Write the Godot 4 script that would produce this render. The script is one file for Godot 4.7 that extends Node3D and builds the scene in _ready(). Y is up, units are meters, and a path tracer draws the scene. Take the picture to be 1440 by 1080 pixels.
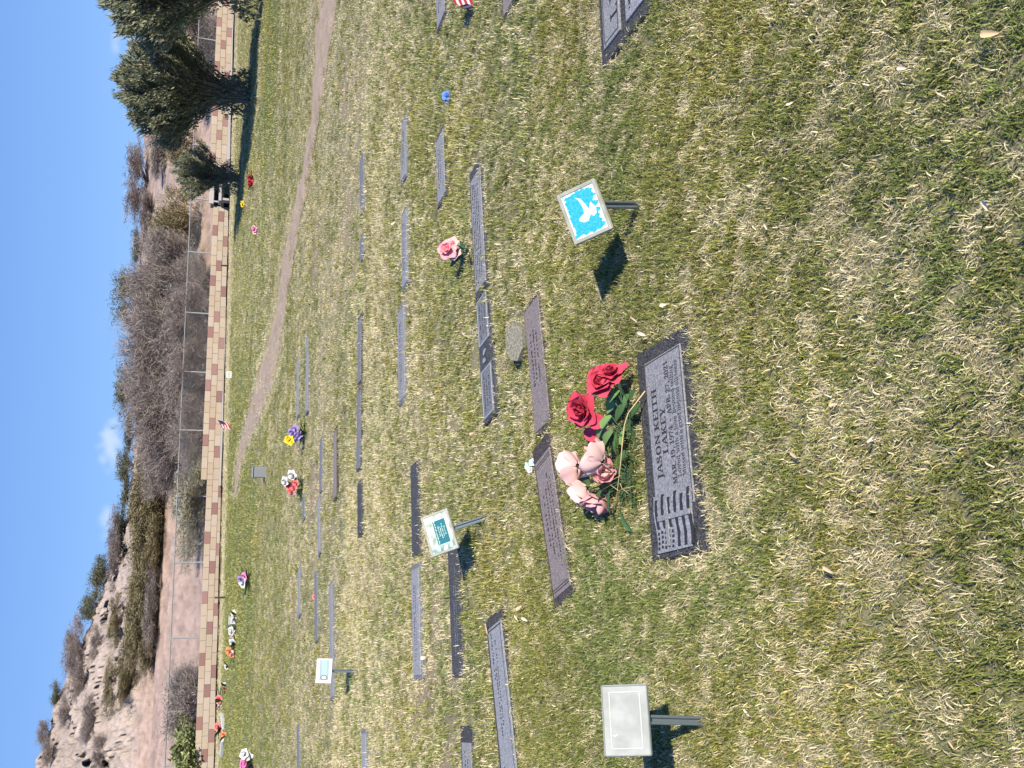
extends Node3D
# A cemetery lawn with flush grave markers. The photograph lies on its side: picture left is up, picture top is to the right.

const F := 1300.0          # focal length in photograph pixels (1440 x 1080)
const EYE := 1.28
const PITCH := 18.9
const ROLL := 2.8
const ROWS := 0.287        # the rows and the wall recede to the right by this slope

var cr: Vector3
var cu: Vector3
var cf: Vector3
var taken := {}
var rng := RandomNumberGenerator.new()
var n1 := FastNoiseLite.new()
var n2 := FastNoiseLite.new()
var n3 := FastNoiseLite.new()
var slabs := []            # footprints of markers, to keep grass off
var M := {}
var ridge_az := []
var ridge_el := []
var track_near := []
var track_far := []

func _ready():
	rng.seed = 7
	# ---------------- camera
	var th := deg_to_rad(PITCH)
	var ro := deg_to_rad(ROLL)
	cf = Vector3(0, -sin(th), -cos(th))
	var r0 := Vector3(1, 0, 0)
	var u0 := Vector3(0, cos(th), -sin(th))
	cr = r0 * cos(ro) + u0 * sin(ro)
	cu = u0 * cos(ro) - r0 * sin(ro)
	var cam := Camera3D.new()
	cam.name = "camera"
	add_child(cam)
	cam.transform = Transform3D(Basis(-cu, cr, -cf), Vector3(0, EYE, 0))
	cam.fov = rad_to_deg(2.0 * atan(540.0 / F))
	cam.near = 0.05
	cam.far = 2000.0
	cam.current = true
	# ---------------- sky and exposure
	var env := Environment.new()
	env.background_mode = Environment.BG_SKY
	var sky := Sky.new()
	var sm := ProceduralSkyMaterial.new()
	sm.sky_top_color = lin(0.062, 0.155, 0.50)
	sm.sky_horizon_color = lin(0.25, 0.45, 0.75)
	sm.sky_curve = 0.15
	sm.ground_bottom_color = lin(0.20, 0.19, 0.12)
	sm.ground_horizon_color = lin(0.30, 0.29, 0.22)
	sm.sun_angle_max = 1.0
	sm.sky_cover = cloud_cover()
	sky.sky_material = sm
	env.sky = sky
	env.tonemap_mode = Environment.TONE_MAPPER_LINEAR
	env.tonemap_exposure = 1.5
	env.sdfgi_enabled = true
	env.ssao_enabled = true
	env.ssil_enabled = true
	var we := WorldEnvironment.new()
	we.name = "world_environment"
	we.environment = env
	add_child(we)
	# ---------------- sun: behind the camera and to the right
	var sun := DirectionalLight3D.new()
	sun.name = "sun"
	add_child(sun)
	sun.light_energy = 1.5
	sun.light_color = Color(1.0, 0.955, 0.88)
	sun.light_angular_distance = 0.5
	sun.shadow_enabled = true
	sun.look_at_from_position(Vector3(0.75, 1.0, 1.05) * 50.0, Vector3.ZERO)
	# ---------------- everything else
	setup_noise()
	setup_materials()
	setup_lines()
	build_ground()
	build_hill()
	build_wall()
	build_fence()
	build_markers()
	build_plaques()
	build_bouquet()
	build_small_things()
	build_wall_things()
	build_trees()
	build_shrubs()
	build_leaves()
	build_grass()

# ============================================================ helpers
func lin(r: float, g: float, b: float) -> Color:
	return Color(r, g, b).linear_to_srgb()

func ray(px: float, py: float) -> Vector3:
	return (cf * F + cr * (540.0 - py) - cu * (px - 720.0)).normalized()

func ground_y(x: float, d: float) -> float:
	var t := d - ROWS * x
	return smoothstep(7.0, 34.0, t) * clampf(0.29 + 0.0135 * x, 0.08, 0.65) + 0.008 * sin(x * 1.7 + d * 0.6) * sin(d * 1.3 - x * 0.4)

func on_ground(px: float, py: float) -> Vector3:
	var d := ray(px, py)
	var s := -EYE / minf(d.y, -0.004)
	for i in 25:
		var p := d * s
		s = (ground_y(p.x, -p.z) - EYE) / minf(d.y, -0.004)
	var q := d * s + Vector3(0, EYE, 0)
	return Vector3(q.x, ground_y(q.x, -q.z), q.z)

func at_dist(px: float, py: float, dist: float) -> Vector3:
	var d := ray(px, py)
	return d * (dist / -d.z) + Vector3(0, EYE, 0)

func at_height(px: float, py: float, h: float) -> Vector3:
	var d := ray(px, py)
	return d * ((h - EYE) / d.y) + Vector3(0, EYE, 0)

func numbered(called: String) -> String:
	if not taken.has(called):
		taken[called] = 0
		return called
	taken[called] += 1
	return "%s_%03d" % [called, taken[called]]

func thing(called: String, label: String, category: String, at: Vector3, turn := 0.0, group := "") -> Node3D:
	var o := Node3D.new()
	o.name = numbered(called)
	add_child(o)
	o.position = at
	o.rotation.y = turn
	tag(o, label, category, group)
	return o

func tag(o: Node, label: String, category: String, group := "", kind := "") -> void:
	o.set_meta("label", label)
	if category:
		o.set_meta("category", category)
	if group:
		o.set_meta("group", group)
	if kind:
		o.set_meta("kind", kind)

func part(called: String, mesh: Mesh, mat: Material, parent: Node, at := Transform3D.IDENTITY) -> MeshInstance3D:
	var o := MeshInstance3D.new()
	o.name = called
	o.mesh = mesh
	if mat:
		o.material_override = mat
	parent.add_child(o, true)
	o.transform = at
	return o

func mat(c: Color, rough := 0.9, tex: Texture2D = null, scale := 1.0, world := true) -> StandardMaterial3D:
	var m := StandardMaterial3D.new()
	m.albedo_color = c
	m.roughness = rough
	m.metallic_specular = 0.4
	if tex:
		m.albedo_texture = tex
		m.uv1_triplanar = true
		m.uv1_world_triplanar = world
		m.uv1_scale = Vector3.ONE * scale
	return m

# quad whose corners run counter-clockwise seen from outside
func quad(st: SurfaceTool, a: Vector3, b: Vector3, c: Vector3, d: Vector3) -> void:
	for v in [a, c, b, a, d, c]:
		st.add_vertex(v)

func tri(st: SurfaceTool, a: Vector3, b: Vector3, c: Vector3) -> void:
	for v in [a, c, b]:
		st.add_vertex(v)

func begin(smooth := false) -> SurfaceTool:
	var st := SurfaceTool.new()
	st.begin(Mesh.PRIMITIVE_TRIANGLES)
	st.set_smooth_group(0 if smooth else -1)
	return st

func done(st: SurfaceTool) -> ArrayMesh:
	st.generate_normals()
	return st.commit()

# box with chamfered edges, from lo to hi
func bevel_box(st: SurfaceTool, lo: Vector3, hi: Vector3, b: float, xf := Transform3D.IDENTITY) -> void:
	var c := (lo + hi) * 0.5
	var h := (hi - lo) * 0.5
	var v := func(sx: float, sy: float, sz: float, axis: int) -> Vector3:
		var p := Vector3(sx * (h.x - b), sy * (h.y - b), sz * (h.z - b))
		p[axis] = [sx, sy, sz][axis] * h[axis]
		return xf * (c + p)
	# faces
	for s in [-1.0, 1.0]:
		var fx := [v.call(s, -1.0, -1.0, 0), v.call(s, 1.0, -1.0, 0), v.call(s, 1.0, 1.0, 0), v.call(s, -1.0, 1.0, 0)]
		var fy := [v.call(-1.0, s, -1.0, 1), v.call(-1.0, s, 1.0, 1), v.call(1.0, s, 1.0, 1), v.call(1.0, s, -1.0, 1)]
		var fz := [v.call(-1.0, -1.0, s, 2), v.call(1.0, -1.0, s, 2), v.call(1.0, 1.0, s, 2), v.call(-1.0, 1.0, s, 2)]
		for q in [fx, fy, fz]:
			if s > 0:
				quad(st, q[0], q[1], q[2], q[3])
			else:
				quad(st, q[3], q[2], q[1], q[0])
	# edges
	for a in [-1.0, 1.0]:
		for e in [-1.0, 1.0]:
			var k: bool = a * e > 0
			var qs := [
				[v.call(a, e, -1.0, 0), v.call(a, e, -1.0, 1), v.call(a, e, 1.0, 1), v.call(a, e, 1.0, 0)],
				[v.call(-1.0, a, e, 1), v.call(-1.0, a, e, 2), v.call(1.0, a, e, 2), v.call(1.0, a, e, 1)],
				[v.call(e, -1.0, a, 2), v.call(e, -1.0, a, 0), v.call(e, 1.0, a, 0), v.call(e, 1.0, a, 2)]]
			for q in qs:
				if k:
					quad(st, q[0], q[1], q[2], q[3])
				else:
					quad(st, q[3], q[2], q[1], q[0])
	# corners
	for a in [-1.0, 1.0]:
		for e in [-1.0, 1.0]:
			for g in [-1.0, 1.0]:
				if a * e * g > 0:
					tri(st, v.call(a, e, g, 0), v.call(a, e, g, 1), v.call(a, e, g, 2))
				else:
					tri(st, v.call(a, e, g, 2), v.call(a, e, g, 1), v.call(a, e, g, 0))

func box_mesh(lo: Vector3, hi: Vector3, b: float) -> ArrayMesh:
	var st := begin()
	bevel_box(st, lo, hi, b)
	return done(st)

func tube(st: SurfaceTool, pts: Array, r0: float, r1: float, sides := 5) -> void:
	var rings := []
	for i in pts.size():
		var p: Vector3 = pts[i]
		var dir: Vector3 = (pts[min(i + 1, pts.size() - 1)] - pts[max(i - 1, 0)]).normalized()
		var a := dir.cross(Vector3(0.31, 0.9, 0.28)).normalized()
		if a.length() < 0.5:
			a = dir.cross(Vector3.RIGHT).normalized()
		var b := dir.cross(a).normalized()
		var r: float = lerpf(r0, r1, float(i) / maxf(1.0, pts.size() - 1))
		var ring := []
		for k in sides:
			var an := TAU * k / sides
			ring.append(p + (a * cos(an) + b * sin(an)) * r)
		rings.append(ring)
	for i in rings.size() - 1:
		for k in sides:
			var k2 := (k + 1) % sides
			quad(st, rings[i][k], rings[i][k2], rings[i + 1][k2], rings[i + 1][k])
	for k in range(1, sides - 1):
		tri(st, rings[-1][0], rings[-1][k], rings[-1][k + 1])

# a curved petal or leaf: grid from base along dir, cupped by `cup`, bent by `bend` (towards up), with thickness from a second layer
func petal(st: SurfaceTool, base: Vector3, dir: Vector3, up: Vector3, length: float, width: float, bend: float, cup: float, tip := 0.5, nu := 5, nv := 4, ruffle := 0.0, ph := 0.0) -> void:
	dir = dir.normalized()
	var side := dir.cross(up).normalized()
	up = side.cross(dir).normalized()
	var g := []
	for i in nu + 1:
		var s := float(i) / nu
		var an := bend * s
		var along := dir * (sin(maxf(absf(an), 0.001)) / maxf(absf(bend), 0.001)) * length if absf(bend) > 0.01 else dir * s * length
		var lift := up * ((1.0 - cos(an)) / maxf(absf(bend), 0.001)) * length * signf(bend) if absf(bend) > 0.01 else Vector3.ZERO
		var w := width * (pow(sin(PI * clampf(s * (1.0 - tip * 0.35) + 0.06, 0.0, 1.0)), 0.7))
		if i == nu and tip > 0.8:
			w = width * 0.04
		var row := []
		for j in nv + 1:
			var q := float(j) / nv * 2.0 - 1.0
			var rf := ruffle * s * sin(q * 5.0 + ph + s * 3.0)
			row.append(base + along + lift + side * q * w * 0.5 + up * (cup * q * q * w * 0.5 + rf * width))
		g.append(row)
	for i in nu:
		for j in nv:
			quad(st, g[i][j], g[i][j + 1], g[i + 1][j + 1], g[i + 1][j])

func setup_noise() -> void:
	for a in [[n1, 11, 0.35], [n2, 23, 2.2], [n3, 37, 9.0]]:
		a[0].seed = a[1]
		a[0].noise_type = FastNoiseLite.TYPE_SIMPLEX_SMOOTH
		a[0].frequency = a[2]
		a[0].fractal_type = FastNoiseLite.FRACTAL_FBM
		a[0].fractal_octaves = 3

func speckle(size: int, lo: float, hi: float, sd: int, soft: float) -> ImageTexture:
	var im := Image.create(size, size, false, Image.FORMAT_RGB8)
	var r := RandomNumberGenerator.new()
	r.seed = sd
	for y in size:
		for x in size:
			var k: float = lerpf(lo, hi, pow(r.randf(), soft))
			var t := (r.randf() - 0.5) * 0.04
			im.set_pixel(x, y, Color(clampf(k + t, 0, 1), k, clampf(k - t, 0, 1)))
	return ImageTexture.create_from_image(im)

func noise_tex(freq: float, c0: Color, c1: Color, sd: int, size := 512, oct := 5, c2 := Color(-1, 0, 0)) -> NoiseTexture2D:
	var t := NoiseTexture2D.new()
	t.width = size
	t.height = size
	t.seamless = true
	var n := FastNoiseLite.new()
	n.seed = sd
	n.frequency = freq
	n.fractal_octaves = oct
	t.noise = n
	var g := Gradient.new()
	g.set_color(0, c0)
	g.set_color(1, c1)
	g.set_offset(0, 0.2)
	g.set_offset(1, 0.8)
	if c2.r >= 0:
		g.add_point(0.5, c2)
	t.color_ramp = g
	return t

func cloud_cover() -> ImageTexture:
	var w := 2048
	var h := 1024
	var im := Image.create(w, h, false, Image.FORMAT_RGBA8)
	im.fill(Color(0, 0, 0, 0))
	var n := FastNoiseLite.new()
	n.seed = 5
	n.frequency = 0.045
	n.fractal_octaves = 5
	# picture position, half-sizes in pixels of the photograph (along the horizon, upwards), density
	for c in [[153.0, 624.0, 36.0, 17.0, 0.36], [150.0, 738.0, 24.0, 11.0, 0.26], [160.0, 62.0, 14.0, 6.0, 0.24], [159.0, 24.0, 10.0, 7.0, 0.30]]:
		var d := ray(c[0], c[1])
		var uc := atan2(d.x, -d.z) / TAU * w
		var vc := (acos(d.y) / PI) * h
		var k := w / TAU / F
		var a: float = c[2] * k
		var b: float = c[3] * k
		for y in range(int(vc - b * 2.2), int(vc + b * 2.2) + 1):
			for x in range(int(uc - a * 2.2), int(uc + a * 2.2) + 1):
				var ex := (x - uc) / a
				var ey := (y - vc) / b
				# flat base, heaped top
				var rr := ex * ex + (ey * ey if ey < 0 else ey * ey * 1.5)
				var q := 1.1 - rr + n.get_noise_2d(x * 5.0, y * 5.0) * 1.1
				var al: float = smoothstep(0.0, 1.2, q) * c[4]
				if al > 0.01:
					var xw := posmod(x, w)
					var o := im.get_pixel(xw, y)
					im.set_pixel(xw, y, Color(0.78, 0.66, 0.42, maxf(o.a, al)))
	return ImageTexture.create_from_image(im)

func setup_materials() -> void:
	var grain := speckle(256, 0.62, 1.0, 3, 1.0)
	var grain2 := speckle(256, 0.35, 1.0, 9, 1.3)
	M.granite = mat(lin(0.135, 0.137, 0.135), 0.9, grain2, 1.3, false)
	M.granite_blue = mat(lin(0.155, 0.165, 0.172), 0.9, grain2, 1.3, false)
	M.panel = mat(lin(0.37, 0.378, 0.375), 0.85, grain, 1.3, false)
	M.panel_light = mat(lin(0.40, 0.415, 0.425), 0.85, grain, 1.3, false)
	M.slate = mat(lin(0.25, 0.262, 0.27), 0.85, grain, 1.3, false)
	M.mauve = mat(lin(0.335, 0.285, 0.262), 0.85, grain, 1.3, false)
	M.mauve_dark = mat(lin(0.155, 0.128, 0.115), 0.9, grain2, 1.3, false)
	M.engraved = mat(lin(0.028, 0.029, 0.031), 0.85)
	M.engraved_brown = mat(lin(0.05, 0.04, 0.04), 0.85)
	M.outline = mat(lin(0.5, 0.52, 0.53), 0.6)
	M.frame = mat(lin(0.40, 0.41, 0.35), 0.5, noise_tex(0.012, Color(0.88, 0.88, 0.85), Color(1, 1, 1), 15, 256), 5.0, false)
	M.frame_pale = mat(lin(0.48, 0.505, 0.475), 0.6)
	M.frame_grey = mat(lin(0.35, 0.38, 0.365), 0.6, noise_tex(0.012, Color(0.9, 0.9, 0.89), Color(1, 1, 1), 14, 256), 5.0, false)
	M.metal = mat(lin(0.27, 0.33, 0.37), 0.42)
	M.metal.metallic = 0.65
	M.galv = mat(lin(0.24, 0.255, 0.265), 0.6)
	M.galv.metallic = 0.2
	M.tan = []
	for c in [[0.80, 0.655, 0.49], [0.83, 0.69, 0.53], [0.77, 0.62, 0.45], [0.82, 0.70, 0.56], [0.76, 0.63, 0.48]]:
		M.tan.append(mat(lin(c[0] * 0.83, c[1] * 0.83, c[2] * 0.83), 0.95, grain, 3.0))
	M.red = []
	for c in [[0.43, 0.245, 0.215], [0.39, 0.225, 0.20], [0.47, 0.285, 0.25]]:
		M.red.append(mat(lin(c[0], c[1], c[2]), 0.95, grain, 3.0))
	M.mortar = mat(lin(0.52, 0.41, 0.28), 0.95, grain, 3.0)
	M.concrete = mat(lin(0.62, 0.59, 0.56), 0.9, grain, 3.0)
	M.white = mat(lin(0.62, 0.61, 0.58), 0.7)
	M.gap_shade = mat(lin(0.045, 0.04, 0.033), 0.85, grain, 3.0)  # near-black tone that stands in for shade in the wall gap
	M.black = mat(lin(0.02, 0.02, 0.02), 0.6)
	M.rock_grey = mat(lin(0.30, 0.285, 0.225), 0.9, noise_tex(0.02, Color(0.7, 0.7, 0.68), Color(1, 1, 0.97), 4), 6.0, false)
	M.stem = mat(lin(0.05, 0.11, 0.045), 0.6)
	M.stem_pale = mat(lin(0.62, 0.47, 0.22), 0.8)
	M.leaf = cloth(0.06, 0.13, 0.04, 0.55)
	M.leaf_light = cloth(0.15, 0.28, 0.08, 0.5)
	M.rose_red = cloth(0.55, 0.055, 0.10, 0.8)
	M.rose_deep = cloth(0.40, 0.03, 0.06, 0.8)
	M.peony = cloth(0.68, 0.36, 0.36, 0.8)
	M.peony_pale = cloth(0.72, 0.47, 0.45, 0.8)
	M.pinkrose = cloth(0.85, 0.33, 0.36, 0.75)
	M.petal_white = cloth(0.66, 0.66, 0.64, 0.75)
	M.petal_yellow = cloth(0.80, 0.62, 0.03, 0.75)
	M.petal_purple = cloth(0.33, 0.25, 0.52, 0.75)
	M.petal_coral = cloth(0.78, 0.20, 0.20, 0.75)
	M.petal_orange = cloth(0.80, 0.28, 0.14, 0.75)
	M.petal_blue = cloth(0.10, 0.24, 0.72, 0.7)
	M.petal_magenta = cloth(0.70, 0.22, 0.45, 0.75)
	M.petal_maroon = cloth(0.30, 0.03, 0.05, 0.75)
	M.mint = cloth(0.58, 0.75, 0.68, 0.75)
	M.bark = mat(lin(0.44, 0.36, 0.26), 0.95, grain, 3.0)
	M.bark_grey = mat(lin(0.17, 0.145, 0.125), 0.95)
	M.dry_leaf = cloth(0.55, 0.41, 0.25, 0.9)
	M.dry_leaf_pale = cloth(0.66, 0.56, 0.41, 0.9)
	M.vertex = mat(Color.WHITE, 0.9)
	M.vertex.vertex_color_use_as_albedo = true
	M.foliage = M.vertex.duplicate()
	M.foliage.backlight = Color(0.6, 0.6, 0.6)
	M.foliage.roughness = 0.7

func cloth(r: float, g: float, b: float, rough: float) -> StandardMaterial3D:
	var m := mat(lin(r, g, b), rough)
	m.backlight = Color(0.4, 0.4, 0.4)
	return m

func setup_lines() -> void:
	# skyline of the hill, photograph pixels
	for p in [[30, 1300], [38, 1180], [50, 1080], [63, 1035], [77, 985], [92, 955], [118, 900], [136, 860], [150, 815], [159, 780], [178, 725], [187, 660], [188, 600], [190, 450], [196, 350], [199, 280], [203, 200], [200, 100], [199, 0], [196, -150], [194, -320]]:
		var d := ray(p[0], p[1])
		ridge_az.append(atan2(d.x, -d.z))
		ridge_el.append(d.y / Vector2(d.x, d.z).length())
	# edges of the dirt track
	for p in [[488, -60, 456, -60], [474, 0, 449, 0], [463, 83, 441, 83], [449, 167, 437, 167], [434, 250, 422, 250], [425, 300, 411, 300], [414, 360, 398, 360], [405, 420, 391, 420], [398, 460, 383, 460], [392, 500, 372, 500], [383, 540, 360, 540], [369, 580, 349, 580], [354, 615, 339, 615], [343, 645, 333, 645], [336, 675, 330, 675], [331, 705, 328, 705]]:
		track_near.append(on_ground(p[0], p[1]))
		track_far.append(on_ground(p[2], p[3]))

func in_track(x: float, z: float, grow: float) -> bool:
	if z > -6.0 or z < -34.0:
		return false
	for i in track_near.size() - 1:
		var a: Vector3 = track_near[i]
		var b: Vector3 = track_near[i + 1]
		var c: Vector3 = track_far[i + 1]
		var d: Vector3 = track_far[i]
		var lo := minf(minf(a.x, b.x), minf(c.x, d.x)) - grow
		var hi := maxf(maxf(a.x, b.x), maxf(c.x, d.x)) + grow
		if x < lo or x > hi:
			continue
		if Geometry2D.is_point_in_polygon(Vector2(x, z), PackedVector2Array([Vector2(a.x, a.z + grow), Vector2(b.x, b.z + grow), Vector2(c.x, c.z - grow), Vector2(d.x, d.z - grow)])):
			return true
	return false

# share of green in the turf, 0 straw .. 1 green
func green(x: float, z: float) -> float:
	var d := -z
	var t := d - ROWS * x
	var g := 0.55 + 0.24 * n1.get_noise_2d(x * 1.0, z * 1.6) + 0.36 * n2.get_noise_2d(x * 1.7, z * 1.7) + 0.62 * n3.get_noise_2d(x * 1.25, z * 1.25)
	g += 0.06 * smoothstep(5.0, 2.2, d)
	g -= 0.20 * smoothstep(4.5, 7.0, t) * smoothstep(15.0, 10.0, t)
	g += 0.55 * smoothstep(17.0, 21.0, t) * smoothstep(29.5, 27.0, t) * smoothstep(1.5, -3.0, x)
	g += 0.45 * smoothstep(15.5, 17.0, t) * smoothstep(20.0, 18.0, t) * smoothstep(3.0, 6.0, x)
	g -= 0.55 * smoothstep(29.0, 31.5, t)
	return clampf(g, 0.0, 1.0)

# ============================================================ setting
func build_ground() -> void:
	# the sheet under the turf: thatch and soil
	var x0 := -34.0
	var x1 := 40.0
	var nx := 250
	var nd := 250
	var vs := PackedVector3Array()
	var cs := PackedColorArray()
	var ns := PackedVector3Array()
	var ix := PackedInt32Array()
	for j in nd + 1:
		var d := -6.0 + 54.0 * j / nd
		for i in nx + 1:
			var x := x0 + (x1 - x0) * i / nx
			vs.append(Vector3(x, ground_y(x, d), -d))
			ns.append(Vector3.UP)
			var g := green(x, -d)
			var c := Color(0.45, 0.385, 0.225).lerp(Color(0.19, 0.215, 0.075), g)
			var bare := smoothstep(0.35, 0.6, n1.get_noise_2d(x * 0.9 + 40.0, d * 2.0))
			c = c.lerp(Color(0.42, 0.30, 0.22), bare * 0.7 * smoothstep(3.0, 5.0, d))
			cs.append(c)
	for j in nd:
		for i in nx:
			var a := j * (nx + 1) + i
			ix.append_array([a, a + nx + 1, a + 1, a + 1, a + nx + 1, a + nx + 2])
	var m: StandardMaterial3D = M.vertex.duplicate()
	m.albedo_texture = speckle(512, 0.6, 1.0, 31, 0.8)
	m.uv1_triplanar = true
	m.uv1_world_triplanar = true
	m.uv1_scale = Vector3.ONE * 0.7
	var o := part("lawn_ground", grid_mesh(vs, ns, cs, ix), m, self)
	o.set_meta("kind", "structure")
	o.set_meta("label", "thatch and soil under the patchy lawn")
	# far sheet to the horizon
	var st := begin()
	quad(st, Vector3(-900, -0.9, 300), Vector3(900, -0.9, 300), Vector3(900, -0.9, -1200), Vector3(-900, -0.9, -1200))
	var far := part("desert_ground", done(st), mat(lin(0.36, 0.28, 0.2), 0.95), self)
	far.set_meta("kind", "structure")
	far.set_meta("label", "desert ground reaching to the horizon")
	# dirt track
	var tv := PackedVector3Array()
	var tn := PackedVector3Array()
	var tc := PackedColorArray()
	var ti := PackedInt32Array()
	var cols := 10
	var rows := 0
	for i in track_near.size() - 1:
		for k in 12:
			var s := k / 12.0
			var a: Vector3 = track_near[i].lerp(track_near[i + 1], s)
			var b: Vector3 = track_far[i].lerp(track_far[i + 1], s)
			a += (a - b).normalized() * 0.28 * n2.get_noise_2d(a.x * 0.7, a.z * 0.7)
			b += (b - a).normalized() * 0.28 * n2.get_noise_2d(b.x * 0.7 + 9.0, b.z * 0.7)
			for j in cols + 1:
				var p := a.lerp(b, float(j) / cols)
				var e := sin(PI * j / cols)
				p.y = ground_y(p.x, -p.z) + 0.004 + 0.012 * e + 0.006 * n3.get_noise_2d(p.x, p.z)
				tv.append(p)
				tn.append(Vector3.UP)
				var q := 0.9 + 0.25 * n2.get_noise_2d(p.x * 1.5, p.z * 1.5)
				tc.append(Color(0.56 * q, 0.435 * q, 0.305 * q))
			rows += 1
	for r in rows - 1:
		for j in cols:
			var a := r * (cols + 1) + j
			ti.append_array([a, a + cols + 1, a + 1, a + 1, a + cols + 1, a + cols + 2])
	var tm: StandardMaterial3D = M.vertex.duplicate()
	tm.albedo_texture = speckle(512, 0.7, 1.0, 44, 1.0)
	tm.uv1_triplanar = true
	tm.uv1_world_triplanar = true
	tm.uv1_scale = Vector3.ONE * 0.5
	var tr := part("dirt_track", grid_mesh(tv, tn, tc, ti), tm, self)
	tr.set_meta("kind", "structure")
	tr.set_meta("label", "bare pinkish dirt track curving across the lawn")
	# bare strip along the wall foot
	var sv := PackedVector3Array()
	var sn := PackedVector3Array()
	var sc := PackedColorArray()
	var si := PackedInt32Array()
	var nn := 160
	for i in nn + 1:
		var x := lerpf(-20.0, 24.0, float(i) / nn)
		var wdt := 1.1 + 0.5 * n2.get_noise_2d(x * 0.4, 3.0) + 0.8 * smoothstep(-2.0, -5.0, x) * smoothstep(-13.0, -8.0, x)
		for j in 6:
			var d := 34.98 + ROWS * x - wdt * j / 5.0
			sv.append(Vector3(x, ground_y(x, d) + 0.006 + 0.02 * (1.0 - j / 5.0), -d))
			sn.append(Vector3.UP)
			var q := 0.9 + 0.3 * n2.get_noise_2d(x * 1.5, d * 1.5)
			sc.append(Color(0.44 * q, 0.34 * q, 0.25 * q))
	for i in nn:
		for j in 5:
			var a := i * 6 + j
			si.append_array([a, a + 1, a + 6, a + 6, a + 1, a + 7])
	var so := part("dirt_strip", grid_mesh(sv, sn, sc, si), tm, self)
	so.set_meta("kind", "structure")
	so.set_meta("label", "bare dirt strip along the foot of the block wall")

func grid_mesh(vs: PackedVector3Array, ns: PackedVector3Array, cs: PackedColorArray, ix: PackedInt32Array) -> ArrayMesh:
	var a := []
	a.resize(Mesh.ARRAY_MAX)
	# smooth normals from the faces, turned upwards
	for i in ns.size():
		ns[i] = Vector3.ZERO
	for k in range(0, ix.size(), 3):
		var p := vs[ix[k]]
		var n := (vs[ix[k + 1]] - p).cross(vs[ix[k + 2]] - p)
		if n.y < 0:
			n = -n
		ns[ix[k]] += n
		ns[ix[k + 1]] += n
		ns[ix[k + 2]] += n
	for i in ns.size():
		ns[i] = ns[i].normalized() if ns[i].length() > 0 else Vector3.UP
	a[Mesh.ARRAY_VERTEX] = vs
	a[Mesh.ARRAY_NORMAL] = ns
	a[Mesh.ARRAY_COLOR] = cs
	a[Mesh.ARRAY_INDEX] = ix
	var m := ArrayMesh.new()
	m.add_surface_from_arrays(Mesh.PRIMITIVE_TRIANGLES, a)
	return m

func ridge(az: float) -> float:
	for i in range(1, ridge_az.size()):
		if az <= ridge_az[i]:
			var k: float = clampf((az - ridge_az[i - 1]) / (ridge_az[i] - ridge_az[i - 1]), 0, 1)
			return lerpf(ridge_el[i - 1], ridge_el[i], k)
	return ridge_el[-1]

const RIDGE_D := 64.0

# height of the bank and hill behind the wall at horizontal distance r and azimuth az
func hill_y(az: float, r: float) -> float:
	var x := r * sin(az)
	var d := r * cos(az)
	var t := d - ROWS * x
	var gy := ground_y(x, d)
	var top := EYE + ridge(az) * RIDGE_D
	var bank := lerpf(gy + 0.42, 2.3, smoothstep(36.6, 45.0, t))
	var y := bank
	if t > 42.0:
		var k := clampf((r - 44.0) / (RIDGE_D - 44.0), 0.0, 1.0)
		y = lerpf(bank, top, pow(k, 0.85))
		if r > RIDGE_D:
			y = top - (r - RIDGE_D) * 0.10
	return y

func hill_at(px: float, py: float, dist: float) -> Vector3:
	var d := ray(px, py)
	var az := atan2(d.x, -d.z)
	var r := dist
	return Vector3(r * sin(az), hill_y(az, r), -r * cos(az))

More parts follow.
